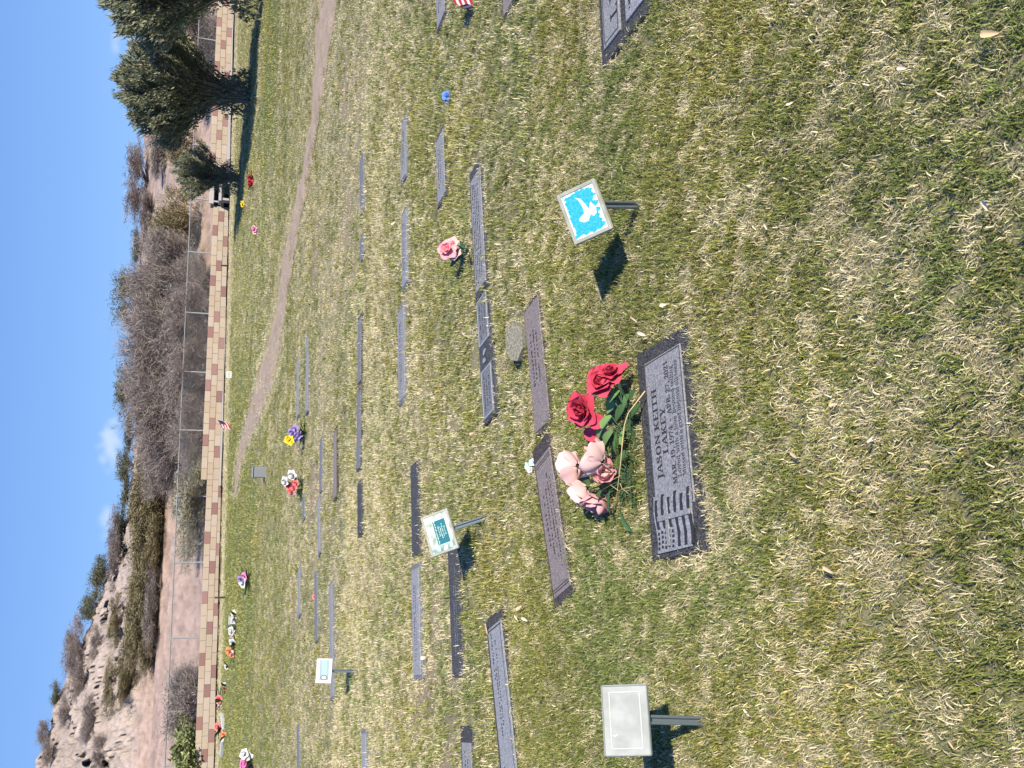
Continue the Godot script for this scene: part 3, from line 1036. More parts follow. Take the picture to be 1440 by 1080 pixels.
# ============================================================ plaques on stakes
# corners in photograph pixels: top-left, top-right, bottom-right, bottom-left as a reader sees them; base of the stake
func plaque(called: String, label: String, tl: Vector2, tr: Vector2, br: Vector2, bl: Vector2, foot: Vector2, tilt: float, away: float, frame: Material, card: Material, rim: float) -> Node3D:
	var base := on_ground(foot.x, foot.y)
	var toward := Vector3(-base.x, 0, -base.z).normalized()
	var nrm := (toward * cos(tilt) + Vector3.UP * sin(tilt)).normalized()
	# the plate's plane: it stands over the foot, leaning back by `away`
	var mid := (tl + tr + br + bl) * 0.25
	var plane_pt := at_dist(mid.x, mid.y, -base.z + away)
	var hit := func(p: Vector2) -> Vector3:
		var d := ray(p.x, p.y)
		var o := Vector3(0, EYE, 0)
		return o + d * ((plane_pt - o).dot(nrm) / d.dot(nrm))
	var a: Vector3 = hit.call(tl)
	var b: Vector3 = hit.call(tr)
	var c: Vector3 = hit.call(br)
	var d: Vector3 = hit.call(bl)
	var ctr := (a + b + c + d) * 0.25
	var xx := ((b - a) + (c - d)).normalized()
	var yy := ((a - d) + (b - c))
	yy = (yy - xx * yy.dot(xx)).normalized()
	var w := ((b - a).length() + (c - d).length()) * 0.5
	var h := ((a - d).length() + (b - c).length()) * 0.5
	var o := thing(called, label, "plaque", base, 0.0, "small plaques on metal stakes")
	var xf := Transform3D(Basis(xx, yy, xx.cross(yy)), ctr - base)
	var st := begin()
	bevel_box(st, Vector3(-w / 2, -h / 2, -0.014), Vector3(w / 2, h / 2, 0), 0.004)
	part("plate", done(st), frame, o, xf)
	# raised rim round the card
	st = begin()
	for q in [[-w / 2 + 0.001, h / 2 - rim, w / 2 - 0.001, h / 2 - 0.001], [-w / 2 + 0.001, -h / 2 + 0.001, w / 2 - 0.001, -h / 2 + rim], [-w / 2 + 0.001, -h / 2 + rim, -w / 2 + rim, h / 2 - rim], [w / 2 - rim, -h / 2 + rim, w / 2 - 0.001, h / 2 - rim]]:
		bevel_box(st, Vector3(q[0], q[1], -0.002), Vector3(q[2], q[3], 0.004), 0.0015)
	part("rim", done(st), frame, o, xf)
	if card:
		var cw := w - 2 * rim
		var ch := h - 2 * rim
		var cd := MeshInstance3D.new()
		var pm := PlaneMesh.new()
		pm.size = Vector2(cw, ch)
		pm.orientation = PlaneMesh.FACE_Z
		cd.mesh = pm
		cd.name = "card"
		cd.material_override = card
		o.add_child(cd, true)
		cd.transform = xf * Transform3D(Basis(), Vector3(0, 0, 0.0015))
	# stake: two folded flanges with a groove between
	var top := xf * Vector3(0, -h / 2 + 0.012, -0.02)
	var low := Vector3(0, -0.04, 0)
	var axis := (top - low).normalized()
	var sx := (xx - axis * xx.dot(axis)).normalized()
	var sz := sx.cross(axis).normalized()
	var len := (top - low).length()
	var sf := Transform3D(Basis(sx, axis, sz), low)
	st = begin()
	bevel_box(st, Vector3(-0.011, 0, -0.003), Vector3(0.011, len, 0.0), 0.001)
	bevel_box(st, Vector3(-0.0115, 0, -0.002), Vector3(-0.004, len, 0.009), 0.002)
	bevel_box(st, Vector3(0.004, 0, -0.002), Vector3(0.0115, len, 0.009), 0.002)
	part("stake", done(st), M.metal, o, sf)
	return o

func card_material(im: Image, rough := 0.35) -> StandardMaterial3D:
	var m := StandardMaterial3D.new()
	m.albedo_texture = ImageTexture.create_from_image(im)
	m.roughness = rough
	return m

func blob(im: Image, pts: Array, c: Color) -> void:
	# fills a polygon given in 0..1 of the picture
	var w := im.get_width()
	var h := im.get_height()
	var poly := PackedVector2Array()
	for p in pts:
		poly.append(Vector2(p[0] * w, p[1] * h))
	for y in h:
		for x in w:
			if Geometry2D.is_point_in_polygon(Vector2(x + 0.5, y + 0.5), poly):
				im.set_pixel(x, y, c)

func build_plaques() -> void:
	# torn blue print with a white bird
	var im := Image.create(180, 132, false, Image.FORMAT_RGB8)
	for y in 132:
		for x in 180:
			var e := minf(minf(x, 179 - x), minf(y, 131 - y)) + 11.0 * n3.get_noise_2d(x * 0.0035, y * 0.0035) + 3.0 * n3.get_noise_2d(x * 0.02, y * 0.02) - 1.5
			if y > 92:
				e -= 13.0 * maxf(0.0, n3.get_noise_2d(x * 0.004 + 7.0, 2.0)) * (y - 92) / 10.0
			var k := n2.get_noise_2d(x * 0.03, y * 0.03)
			var c := Color(0.20 + 0.1 * k, 0.66 + 0.08 * k, 0.90 + 0.04 * k)
			im.set_pixel(x, y, Color(0.95, 0.96, 0.95) if e < 3.0 else c)
	var bird := [[0.822, 0.394], [0.753, 0.46], [0.653, 0.49], [0.541, 0.504], [0.47, 0.478], [0.437, 0.36], [0.388, 0.305], [0.326, 0.404], [0.321, 0.523], [0.407, 0.617], [0.44, 0.60], [0.36, 0.684], [0.393, 0.772], [0.503, 0.797], [0.629, 0.72], [0.53, 0.64], [0.53, 0.619], [0.614, 0.591], [0.753, 0.521]]
	for q in bird:
		q[0] = (q[0] * 0.17 - 0.013) / 0.144
		q[1] = (q[1] * 0.14 - 0.013) / 0.114
	blob(im, bird, Color(0.95, 0.95, 0.94))
	plaque("plaque_on_stake", "tilted plaque with torn blue print and white bird", Vector2(808, 342), Vector2(780, 270), Vector2(838, 255), Vector2(863, 325), Vector2(898, 287), 0.75, -0.02, M.frame, card_material(im), 0.013)
	# pale card with a teal text block
	im = Image.create(150, 96, false, Image.FORMAT_RGB8)
	for y in 96:
		for x in 150:
			var k := n1.get_noise_2d(x * 0.05, y * 0.08)
			var c := Color(0.76, 0.83, 0.79).lerp(Color(0.55, 0.60, 0.52), clampf(k * 1.6 + 0.15, 0, 1))
			c = c.lerp(Color(0.93, 0.90, 0.72), clampf(-k * 1.5, 0, 0.6))
			if x < 46:
				c = c.lerp(Color(0.28, 0.45, 0.46), clampf(0.5 + 2.0 * n1.get_noise_2d(x * 0.08 + 5.0, y * 0.12), 0, 0.8) * (46 - x) / 46.0)
			if x > 24 and x < 128 and y > 28 and y < 84:
				c = Color(0.13, 0.42, 0.47)
				if x < 27 or x > 125 or y < 31 or y > 81:
					c = Color(0.75, 0.82, 0.76)
			im.set_pixel(x, y, c)
	for row in [[30, 122, 36], [60, 104, 47], [50, 100, 55], [54, 108, 63], [62, 98, 71]]:
		var x: int = row[0]
		while x < row[1]:
			var w := rng.randi_range(2, 5)
			im.fill_rect(Rect2i(x, row[2] + rng.randi_range(-1, 0), w, rng.randi_range(2, 4)), Color(0.84, 0.88, 0.78))
			x += w + rng.randi_range(1, 3)
	plaque("plaque_on_stake", "tilted plaque with a teal text card in a pale frame", Vector2(607, 784), Vector2(591, 727), Vector2(629, 715), Vector2(646, 771), Vector2(681, 725), 0.7, 0.02, M.frame, card_material(im), 0.012)
	# blank grey plate with a faint inner line
	var o := plaque("plaque_on_stake", "blank pale grey plaque with a thin inner outline", Vector2(850, 1065), Vector2(844, 963), Vector2(910, 962), Vector2(917, 1063), Vector2(988, 1016), 0.62, 0.0, M.frame_grey, null, 0.004)
	var plate: MeshInstance3D = o.get_node("plate")
	var bb := plate.mesh.get_aabb()
	var w := bb.size.x * 0.40
	var h := bb.size.y * 0.335
	var st := begin()
	for q in [[-w, h - 0.003, w, h], [-w, -h, w, -h + 0.003], [-w, -h + 0.003, -w + 0.003, h - 0.003], [w - 0.003, -h + 0.003, w, h - 0.003]]:
		bevel_box(st, Vector3(q[0], q[1], -0.001), Vector3(q[2], q[3], 0.0016), 0.0005)
	part("inner_outline", done(st), M.frame_pale, o, plate.transform)
	st = begin()
	flat(st, [[-w * 0.56, -0.030], [-w * 0.50, -0.036], [-w * 0.52, -0.029], [-w * 0.46, -0.020], [-w * 0.55, -0.026]], 0.0, 0.0012)
	part("paint_chip", done(st), M.white, o, plate.transform * Transform3D(Basis(Vector3(1, 0, 0), Vector3(0, 0, 1), Vector3(0, -1, 0)), Vector3.ZERO))
	# far plate with a photograph
	im = Image.create(120, 84, false, Image.FORMAT_RGB8)
	im.fill(Color(0.80, 0.78, 0.73))
	blob(im, [[0.10, 0.22], [0.97, 0.18], [0.97, 0.80], [0.10, 0.85]], Color(0.42, 0.52, 0.58))
	blob(im, [[0.34, 0.34], [0.95, 0.30], [0.95, 0.66], [0.34, 0.72]], Color(0.46, 0.62, 0.70))
	for k in 2:
		var pts := []
		for i in 20:
			var an := TAU * i / 20
			var r := 1.0 if k == 0 else 0.66
			pts.append([0.22 + 0.10 * r * cos(an), 0.52 + 0.24 * r * sin(an)])
		blob(im, pts, Color(0.22, 0.21, 0.24) if k == 0 else Color(0.90, 0.74, 0.72))
	plaque("plaque_on_stake", "white plaque with a small blue photograph before a long grey marker", Vector2(443, 961), Vector2(446, 926), Vector2(468, 926), Vector2(466, 961), Vector2(500, 944), 0.45, 0.0, M.white, card_material(im), 0.004)

# ============================================================ flowers
# a blossom at `c` opening along `ax`; open 0 closed bud .. 1 flat
func blossom(parent: Node, called: String, c: Vector3, ax: Vector3, r: float, open: float, m_out: Material, m_in: Material, layers := 4, wide := 1.0, ruf := 0.05) -> Node3D:
	var o := Node3D.new()
	o.name = called
	parent.add_child(o, true)
	o.position = c
	ax = ax.normalized()
	var sx := ax.cross(Vector3(0.2, 0.3, 0.93)).normalized()
	var sy := ax.cross(sx).normalized()
	for L in layers:
		var k := float(L) / maxf(1.0, layers - 1)      # 0 outer .. 1 inner
		var n := 5 if L < 2 else 4
		for i in n:
			var an := TAU * (i + 0.5 * L) / n + rng.randf_range(-0.18, 0.18)
			var out := sx * cos(an) + sy * sin(an)
			var lean := lerpf(0.35 + 0.95 * open, 0.06, k) + rng.randf_range(-0.08, 0.08)
			var dir := ax * cos(lean) + out * sin(lean)
			var st := begin(true)
			var len := r * lerpf(1.05, 0.75, k) * rng.randf_range(0.92, 1.08)
			# the inner side of a petal faces the axis
			petal(st, -ax * r * 0.35 + out * r * lerpf(0.12, 0.03, k), dir, ax * sin(lean) - out * cos(lean), len, r * lerpf(1.25, 0.75, k) * wide, lerpf(-0.9 * open, 0.75, k), lerpf(0.25, 0.55, k), 0.25, 5, 4, ruf, rng.randf() * 6.0)
			part("petal", done(st), m_in if k > 0.6 else m_out, o)
	return o

func peony_head(parent: Node, c: Vector3, ax: Vector3, r: float, m_out: Material, m_in: Material) -> void:
	var o := Node3D.new()
	o.name = "peony_head"
	parent.add_child(o, true)
	o.position = c
	ax = ax.normalized()
	var sx := ax.cross(Vector3(0.2, 0.3, 0.93)).normalized()
	var sy := ax.cross(sx).normalized()
	for L in 3:
		var n: int = [5, 4, 3][L]
		for i in n:
			var mid := TAU * (i + 0.37 * L) / n + rng.randf_range(-0.25, 0.25)
			var span: float = rng.randf_range(0.62, 0.85) * (1.0 + 0.15 * L)
			var top: float = rng.randf_range(1.35, 1.95) + 0.3 * L
			var rad: float = r * [1.0, 0.88, 0.74][L] * rng.randf_range(0.95, 1.06)
			var ph := rng.randf() * 6.0
			var st := begin(true)
			var g := []
			for a in 8:
				var u := a / 7.0
				var lat := 0.25 + (top - 0.25) * u
				var row := []
				for b in 7:
					var v := b / 3.0 - 1.0
					var lon := mid + v * span * (0.55 + 0.6 * sin(PI * (0.15 + 0.62 * u)))
					# petals part from the globe a little towards their edge and ruffle there
					var rr := rad * (1.0 + 0.42 * u * u * (1.0 - 0.35 * L) + 0.12 * sin(v * 4.0 + ph) * u - 0.12 * v * v * (1.0 - u) + 0.05 * cos(v * 9.0 + ph) * u * u)
					var la := lat - 0.22 * v * v * u
					row.append((sx * cos(lon) + sy * sin(lon)) * sin(la) * rr - ax * cos(la) * rr)
				g.append(row)
			for a in 7:
				for b in 6:
					quad(st, g[a][b], g[a][b + 1], g[a + 1][b + 1], g[a + 1][b])
			part("petal", done(st), m_out if L < 2 else m_in, o)

func leaf_part(parent: Node, base: Vector3, dir: Vector3, length: float, width: float, m: Material, up := Vector3.UP) -> void:
	var st := begin(true)
	petal(st, base, dir, up, length, width, -0.4, 0.35, 1.0, 6, 4)
	part("leaf", done(st), m, parent)

func stem_part(parent: Node, a: Vector3, b: Vector3, r: float, m: Material, sag := 0.02) -> void:
	var st := begin(true)
	var pts := []
	for i in 6:
		var s := i / 5.0
		pts.append(a.lerp(b, s) + Vector3.UP * sag * sin(PI * s))
	tube(st, pts, r, r * 0.8, 5)
	part("stem", done(st), m, parent)

func build_bouquet() -> void:
	var foot := on_ground(897, 622)
	# red roses
	var o := thing("red_rose_spray", "red silk roses with green leaves leaning behind the lettered marker", "artificial flowers", foot)
	var heads := [[845, 535, 0.115, Vector3(0.35, 0.75, 0.55), 0.052, 0.75], [816, 577, 0.125, Vector3(-0.15, 0.85, 0.5), 0.056, 0.7], [858, 522, 0.095, Vector3(0.75, 0.45, 0.5), 0.040, 0.9]]
	for h in heads:
		var p := at_height(h[0], h[1], h[2]) - foot
		blossom(o, "rose_head", p, h[3], h[4], h[5], M.rose_red, M.rose_deep, 5, 1.0, 0.04)
		stem_part(o, Vector3(0.01, -0.03, 0), p - Vector3(h[3]).normalized() * h[4] * 0.45, 0.0028, M.stem, 0.015)
	# loose lower petals
	for q in [[830, 588, 0.09, Vector3(-0.2, -0.1, 0.9), 0.06], [822, 604, 0.085, Vector3(-0.5, -0.45, 0.75), 0.055], [870, 527, 0.07, Vector3(0.9, -0.2, 0.4), 0.045]]:
		var st := begin(true)
		petal(st, at_height(q[0], q[1], q[2]) - foot, q[3], Vector3.UP, q[4], q[4] * 0.9, -0.7, 0.3, 0.6, 5, 4, 0.05, 1.0)
		part("loose_petal", done(st), M.rose_red, o)
	for q in [[884, 562, 0.05, 870, 545, 0.09, 0.034], [878, 580, 0.04, 876, 560, 0.075, 0.03], [852, 592, 0.06, 838, 612, 0.075, 0.036], [862, 606, 0.06, 846, 622, 0.07, 0.036], [868, 606, 0.05, 866, 622, 0.055, 0.028], [880, 575, 0.03, 885, 553, 0.05, 0.026], [860, 585, 0.06, 845, 598, 0.085, 0.034], [872, 548, 0.06, 860, 556, 0.08, 0.04], [868, 566, 0.05, 852, 574, 0.07, 0.042], [880, 600, 0.03, 872, 622, 0.05, 0.034], [886, 588, 0.03, 893, 572, 0.04, 0.03], [866, 592, 0.05, 872, 574, 0.06, 0.036], [858, 612, 0.05, 852, 634, 0.06, 0.034]]:
		var a := at_height(q[0], q[1], q[2]) - foot
		var b := at_height(q[3], q[4], q[5]) - foot
		leaf_part(o, a, b - a, maxf((b - a).length() * 1.2, 0.055), q[6], M.leaf if rng.randf() < 0.5 else M.leaf_light)
		stem_part(o, Vector3(0, 0.0, 0), a, 0.0018, M.stem, 0.01)
	# pink peonies
	var foot2 := on_ground(893, 668)
	o = thing("pink_peony_spray", "pale pink silk peonies lying beside the red roses", "artificial flowers", foot2)
	heads = [[832, 644, 0.105, Vector3(0.25, 0.55, -0.75), 0.058, 0.15], [800, 658, 0.095, Vector3(-0.25, 0.45, -0.85), 0.054, 0.12], [848, 662, 0.075, Vector3(0.2, 0.4, 0.8), 0.036, 0.6], [815, 697, 0.08, Vector3(-0.75, 0.5, -0.45), 0.050, 0.12], [838, 712, 0.06, Vector3(-0.7, 0.4, 0.25), 0.046, 0.2]]
	for h in heads:
		var p := at_height(h[0], h[1], h[2]) - foot2
		peony_head(o, p, h[3], h[4] * 0.78, M.peony if rng.randf() < 0.6 else M.peony_pale, M.peony)
		stem_part(o, Vector3(0, -0.03, 0), p - Vector3(h[3]).normalized() * h[4] * 0.45, 0.0028, M.stem, 0.01)
	for q in [[836, 676, 0.06, 812, 684, 0.07, 0.028], [858, 690, 0.06, 852, 722, 0.055, 0.024], [846, 690, 0.07, 836, 706, 0.075, 0.026], [868, 640, 0.04, 862, 622, 0.06, 0.024], [868, 652, 0.04, 876, 636, 0.05, 0.022], [872, 720, 0.02, 880, 744, 0.03, 0.022]]:
		var a := at_height(q[0], q[1], q[2]) - foot2
		var b := at_height(q[3], q[4], q[5]) - foot2
		leaf_part(o, a, b - a, maxf((b - a).length() * 1.15, 0.05), q[6], M.leaf)
		stem_part(o, Vector3(0, 0.0, 0), a, 0.0018, M.stem, 0.01)
	# thin plastic greenery at the foot of the spray
	var st := begin()
	for i in 70:
		var an := rng.randf() * TAU
		var base := Vector3(rng.randf_range(-0.05, 0.07), 0.005, rng.randf_range(-0.06, 0.04))
		var dir := Vector3(cos(an) * 0.8 - 0.2, rng.randf_range(0.12, 0.6), sin(an) * 0.8 - 0.35)
		petal(st, base, dir, Vector3.UP, rng.randf_range(0.05, 0.11), 0.007, -0.5, 0.1, 1.0, 3, 1)
	var fern := part("fern_fronds", done(st), M.stem, o)
	fern.set_meta("kind", "stuff")
	# dry stalk lying across
	var tw := thing("dry_stalk", "pale dry curved stalk lying across the flower stems", "twig", on_ground(905, 552))
	var pts := []
	for q in [[907, 550, 0.03], [895, 566, 0.05], [884, 580, 0.06], [878, 598, 0.065], [875, 625, 0.065], [873, 650, 0.06], [870, 675, 0.05], [867, 702, 0.03], [868, 712, 0.012]]:
		pts.append(at_height(q[0], q[1], q[2]) - tw.position)
	st = begin(true)
	tube(st, pts, 0.0022, 0.0012, 5)
	part("stalk", done(st), M.stem_pale, tw)
	for q in [[874, 668, 855, 682], [872, 680, 884, 694], [870, 690, 856, 676], [871, 690, 890, 684]]:
		st = begin(true)
		var p0 := at_height(q[0], q[1], 0.05) - tw.position
		var p1 := at_height(q[2], q[3], 0.045) - tw.position
		tube(st, [p0, p0.lerp(p1, 0.5) + Vector3(0, 0.008, 0), p1], 0.0011, 0.0006, 4)
		part("side_shoot", done(st), M.stem_pale, tw)

# a small bunch: blossoms [px, py, radius, material], stems and leaves, all standing at `foot`
func bunch(called: String, label: String, foot_px: Vector2, list: Array, lift := 0.0, leaves := 5) -> Node3D:
	var foot := on_ground(foot_px.x, foot_px.y)
	var o := thing(called, label, "artificial flowers", foot)
	var dist := -foot.z
	for b in list:
		var p := at_dist(b[0], b[1], dist + rng.randf_range(-0.03, 0.03)) - foot
		p.y = maxf(p.y, b[2] * 0.6)
		var ax := Vector3(rng.randf_range(-0.4, 0.4), 0.6, rng.randf_range(0.4, 0.9))
		blossom(o, "blossom", p, ax, b[2] * (0.78 if dist < 16.0 else 0.6), rng.randf_range(0.55, 0.95), b[3], b[3], 2 if b[2] < 0.06 else 3, 1.0, 0.06)
		stem_part(o, Vector3(0, -0.03, 0), p - ax.normalized() * b[2] * 0.4, 0.004, M.stem, lift)
	var r: float = list[0][2]
	for i in leaves:
		var an := rng.randf() * TAU
		leaf_part(o, Vector3(cos(an), 0.4, sin(an)) * r * 0.3, Vector3(cos(an), rng.randf_range(0.2, 1.0), sin(an)), r * rng.randf_range(1.5, 2.3), r * 0.6, M.leaf)
	return o

func us_flag(label: String, foot: Vector3, top: Vector3, hang: Vector3, w: float, h: float) -> void:
	var o := thing("small_flag", label, "flag", foot)
	var st := begin(true)
	tube(st, [Vector3(0, -0.05, 0), top - foot], 0.004, 0.003, 5)
	part("staff", done(st), M.stem_pale, o)
	# drooping cloth in stripes; the canton next to the staff
	var axis := (foot - top).normalized()
	for k in 7:
		var m: Material = M.petal_coral if k % 2 == 0 else M.petal_white
		if k % 2 == 0:
			m = M.rose_deep
		st = begin(true)
		for i in 8:
			var g := func(s: float, q: float) -> Vector3:
				var x := s * w
				return top - foot + axis * (h * q + 0.25 * x) + hang * x * 0.8 + hang.cross(axis).normalized() * 0.12 * w * sin(s * 7.0) * (0.4 + s)
			var s0: float = (0.42 if k < 4 else 0.0)
			var a := lerpf(s0, 1.0, i / 8.0)
			var b := lerpf(s0, 1.0, (i + 1) / 8.0)
			quad(st, g.call(a, k / 7.0), g.call(b, k / 7.0), g.call(b, (k + 1) / 7.0), g.call(a, (k + 1) / 7.0))
		part("stripe", done(st), m, o)
	st = begin(true)
	for i in 4:
		var g := func(s: float, q: float) -> Vector3:
			var x := s * w
			return top - foot + axis * (h * q + 0.25 * x) + hang * x * 0.8 + hang.cross(axis).normalized() * 0.12 * w * sin(s * 7.0) * (0.4 + s)
		var a := 0.42 * i / 4.0
		var b := 0.42 * (i + 1) / 4.0
		quad(st, g.call(a, 0.0), g.call(b, 0.0), g.call(b, 4.0 / 7.0), g.call(a, 4.0 / 7.0))
	part("canton", done(st), mat(lin(0.02, 0.03, 0.10), 0.8), o)

func build_small_things() -> void:
	# flat stone leaning on the mauve marker
	var c := on_ground(738, 478)
	var o := thing("flat_stone", "flat grey stone propped against the mauve marker", "stone", c)
	var st := begin()
	var outl := [[-0.085, -0.05], [-0.04, -0.075], [0.03, -0.07], [0.08, -0.045], [0.075, 0.02], [0.03, 0.055], [-0.05, 0.05], [-0.10, 0.0]]
	flat(st, outl, 0.0, 0.032)
	part("stone", done(st), M.rock_grey, o, Transform3D(Basis(Vector3(1, 0, 0), 0.30) * Basis(Vector3.UP, 0.25) * Basis().scaled(Vector3(0.92, 1, 0.92)), Vector3(0, 0.012, -0.01)))
	# pink rose with white sprigs
	bunch("pink_rose", "single pink and white silk rose behind a grey marker", Vector2(661, 352), [[628, 350, 0.062, M.pinkrose], [640, 357, 0.042, M.peony_pale], [636, 342, 0.045, M.peony_pale], [655, 351, 0.018, M.petal_white], [660, 354, 0.016, M.petal_white]], 0.0, 3)
	# mint bloom
	bunch("mint_bloom", "small mint white bloom at the end of the mauve brown marker", Vector2(753, 656), [[748, 656, 0.028, M.mint], [752, 650, 0.020, M.mint], [745, 660, 0.018, M.petal_white]], 0.0, 0)
	# blue flower
	bunch("blue_flower", "small bright blue flower alone in the turf", Vector2(634, 137), [[628, 134, 0.038, M.petal_blue], [629, 140, 0.026, M.petal_blue], [630, 145, 0.014, M.petal_white]], 0.0, 1)
	bunch("purple_yellow_bouquet", "purple and yellow silk bouquet on dark stems", Vector2(430, 610), [[414, 604, 0.075, M.petal_purple], [419, 611, 0.07, M.petal_purple], [416, 616, 0.06, M.petal_purple], [410, 608, 0.065, M.petal_purple], [406, 618, 0.075, M.petal_yellow], [410, 622, 0.05, M.petal_yellow]], 0.0, 12)
	bunch("white_coral_bouquet", "white and coral red silk bouquet by a bare soil strip", Vector2(427, 686), [[410, 668, 0.075, M.petal_white], [400, 677, 0.07, M.petal_white], [414, 674, 0.06, M.petal_white], [405, 683, 0.065, M.petal_coral], [411, 685, 0.07, M.petal_coral], [408, 691, 0.06, M.petal_coral], [415, 680, 0.06, M.petal_coral]], 0.0, 8)
	bunch("tiny_red_bloom", "tiny red bloom on a weathered thin marker", Vector2(444, 839), [[442, 839, 0.03, M.petal_coral]], 0.0, 1)
	# near flag, mostly above the frame
	var f := on_ground(666, -5)
	us_flag("small striped flag drooping beside a grey marker", f, f + Vector3(0.03, 0.19, 0.0), Vector3(-0.72, -0.5, 0.45).normalized(), 0.2, 0.12)
	# metal flower vase set in the far green turf
	c = on_ground(374, 664)
	o = thing("vase_box", "weathered grey metal vase standing in lush green turf", "vase", c)
	st = begin()
	var k := 0.001 * 16.0
	for q in [[-0.09, -0.02, -0.07, 0.09, 0.20, 0.07], [-0.10, 0.202, -0.08, 0.10, 0.23, 0.08]]:
		bevel_box(st, Vector3(q[0], q[1], q[2]), Vector3(q[3], q[4], q[5]), k)
	part("body", done(st), M.galv, o)

func build_wall_things() -> void:
	bunch("red_bunch", "dark red bunch in the juniper shade by the small juniper", Vector2(357, 255), [[352, 250, 0.13, M.petal_maroon], [354, 257, 0.13, M.rose_deep], [351, 260, 0.10, M.petal_maroon]], 0.0, 3)
	bunch("yellow_bunch", "small yellow bloom in the shade near the bench", Vector2(345, 288), [[340, 286, 0.11, M.petal_yellow], [341, 289, 0.08, M.petal_yellow]], 0.0, 4)
	bunch("pink_bunch", "small pink bunch on the sunny lawn near the bench", Vector2(363, 323), [[357, 322, 0.11, M.petal_magenta], [358, 326, 0.09, M.peony_pale], [356, 319, 0.07, M.peony_pale]], 0.0, 2)
	bunch("mixed_bunch", "magenta and white bunch on dark leaves in green turf", Vector2(352, 817), [[342, 812, 0.15, M.petal_magenta], [340, 819, 0.16, M.petal_white], [338, 815, 0.12, M.petal_purple], [342, 822, 0.1, M.petal_white]], 0.0, 14)
	bunch("white_bunch", "white bunch on a dark pot near the wall", Vector2(333, 865), [[328, 863, 0.13, M.petal_white], [330, 868, 0.10, M.petal_maroon]], 0.0, 4)
	bunch("blue_white_bunch", "blue and white bunch with yellow leaves near the wall", Vector2(332, 890), [[327, 887, 0.17, M.petal_white], [329, 892, 0.14, M.petal_purple], [325, 890, 0.13, M.petal_white], [331, 895, 0.09, M.petal_yellow]], 0.0, 6)
	bunch("cream_bunch", "cream bunch between the blue bunch and the orange bow", Vector2(332, 904), [[329, 903, 0.14, M.petal_white], [328, 906, 0.1, M.peony_pale]], 0.0, 4)
	bunch("orange_bow", "orange and white bow of petals near the wall", Vector2(331, 918), [[322, 916, 0.16, M.petal_orange], [327, 919, 0.16, M.petal_orange], [325, 918, 0.09, M.petal_white]], 0.0, 3)
	bunch("small_white_bloom", "single small white bloom by the wall foot", Vector2(322, 938), [[319, 938, 0.11, M.petal_white]], 0.0, 2)
	bunch("dark_white_bunch", "white bloom with dark leaves by the wall foot", Vector2(319, 965), [[316, 963, 0.12, M.petal_white], [317, 967, 0.1, M.petal_maroon]], 0.0, 5)
	bunch("coral_bunch", "coral pink bunch before the block wall", Vector2(313, 985), [[308, 983, 0.18, M.petal_coral], [307, 987, 0.16, M.peony], [309, 990, 0.13, M.peony_pale]], 0.0, 8)
	bunch("red_wall_bunch", "bright red bunch before a dark red block", Vector2(312, 1024), [[307, 1022, 0.2, M.petal_coral], [307, 1026, 0.16, M.rose_red]], 0.0, 5)
	bunch("orange_sprig", "orange sprig beside a white kerb strip", Vector2(318, 1034), [[317, 1033, 0.13, M.petal_orange]], 0.0, 6)
	bunch("pink_lily_bunch", "pink and white lilies standing alone on the lawn", Vector2(356, 1070), [[343, 1060, 0.11, M.petal_white], [350, 1066, 0.11, M.petal_white], [346, 1076, 0.17, M.petal_magenta], [343, 1072, 0.1, M.petal_magenta]], 0.0, 10)
	# white cast boxes beside the bunches
	for q in [[333, 872, 0.15, "small white box beside the white bunch"]]:
		var c := on_ground(q[0], q[1])
		var o := thing("white_box", q[3], "box", c)
		part("body", box_mesh(Vector3(-0.08, 0, -0.07), Vector3(0.08, q[2], 0.07), 0.015), M.white, o)
		part("lid", box_mesh(Vector3(-0.09, q[2] + 0.002, -0.08), Vector3(0.09, q[2] + 0.025, 0.08), 0.008), M.white, o)
	# white kerb strips near the left end
	for q in [[317, 1026, 315, 1005, "white kerb strip lying beside the red bunch"], [314, 1062, 316, 1040, "white kerb strip beyond the orange sprig"]]:
		var a := on_ground(q[0], q[1])
		var b := on_ground(q[2], q[3])
		var o := thing("kerb_strip", q[4], "kerb", (a + b) * 0.5, atan2(-(b - a).z, (b - a).x))
		var l := (b - a).length() / 2
		part("strip", box_mesh(Vector3(-l, -0.03, -0.05), Vector3(l, 0.09, 0.05), 0.01), M.white, o)
	# number plate on a short post
	var c := on_ground(327, 527)
	var o := thing("number_sign", "small white sign on a short post at the wall foot", "sign", c, atan(ROWS))
	part("plate", box_mesh(Vector3(-0.10, 0.02, -0.012), Vector3(0.10, 0.17, 0.012), 0.005), M.white, o)
	part("post", box_mesh(Vector3(-0.02, -0.05, -0.034), Vector3(0.02, 0.19, -0.014), 0.003), M.galv, o)
	var st := begin()
	for x in [-0.06, -0.01, 0.04]:
		bevel_box(st, Vector3(x, 0.06, 0.011), Vector3(x + 0.022, 0.13, 0.0135), 0.0008)
	part("dark_marks", done(st), M.galv, o)
	# short black post and a rusty rod at the wall foot
	for q in [[321, 374, 0.22, M.black, "black_post", "short black post before the tan wall", "post"], [318, 840, 0.28, M.mauve_dark, "rusty_rod", "rusty short rod standing against the wall", "rod"]]:
		c = on_ground(q[0], q[1])
		o = thing(q[4], q[5], q[6], c)
		st = begin(true)
		tube(st, [Vector3(0, -0.05, 0), Vector3(0.004, q[2] * 0.5, 0), Vector3(0, q[2], 0)], 0.028, 0.026, 8)
		part("shaft", done(st), q[3], o)
		st = begin(true)
		tube(st, [Vector3(0, q[2] + 0.001, 0), Vector3(0, q[2] + 0.02, 0), Vector3(0, q[2] + 0.028, 0)], 0.034, 0.012, 8)
		part("cap", done(st), q[3], o)
	# small flag by the wall
	var f := on_ground(331, 597)
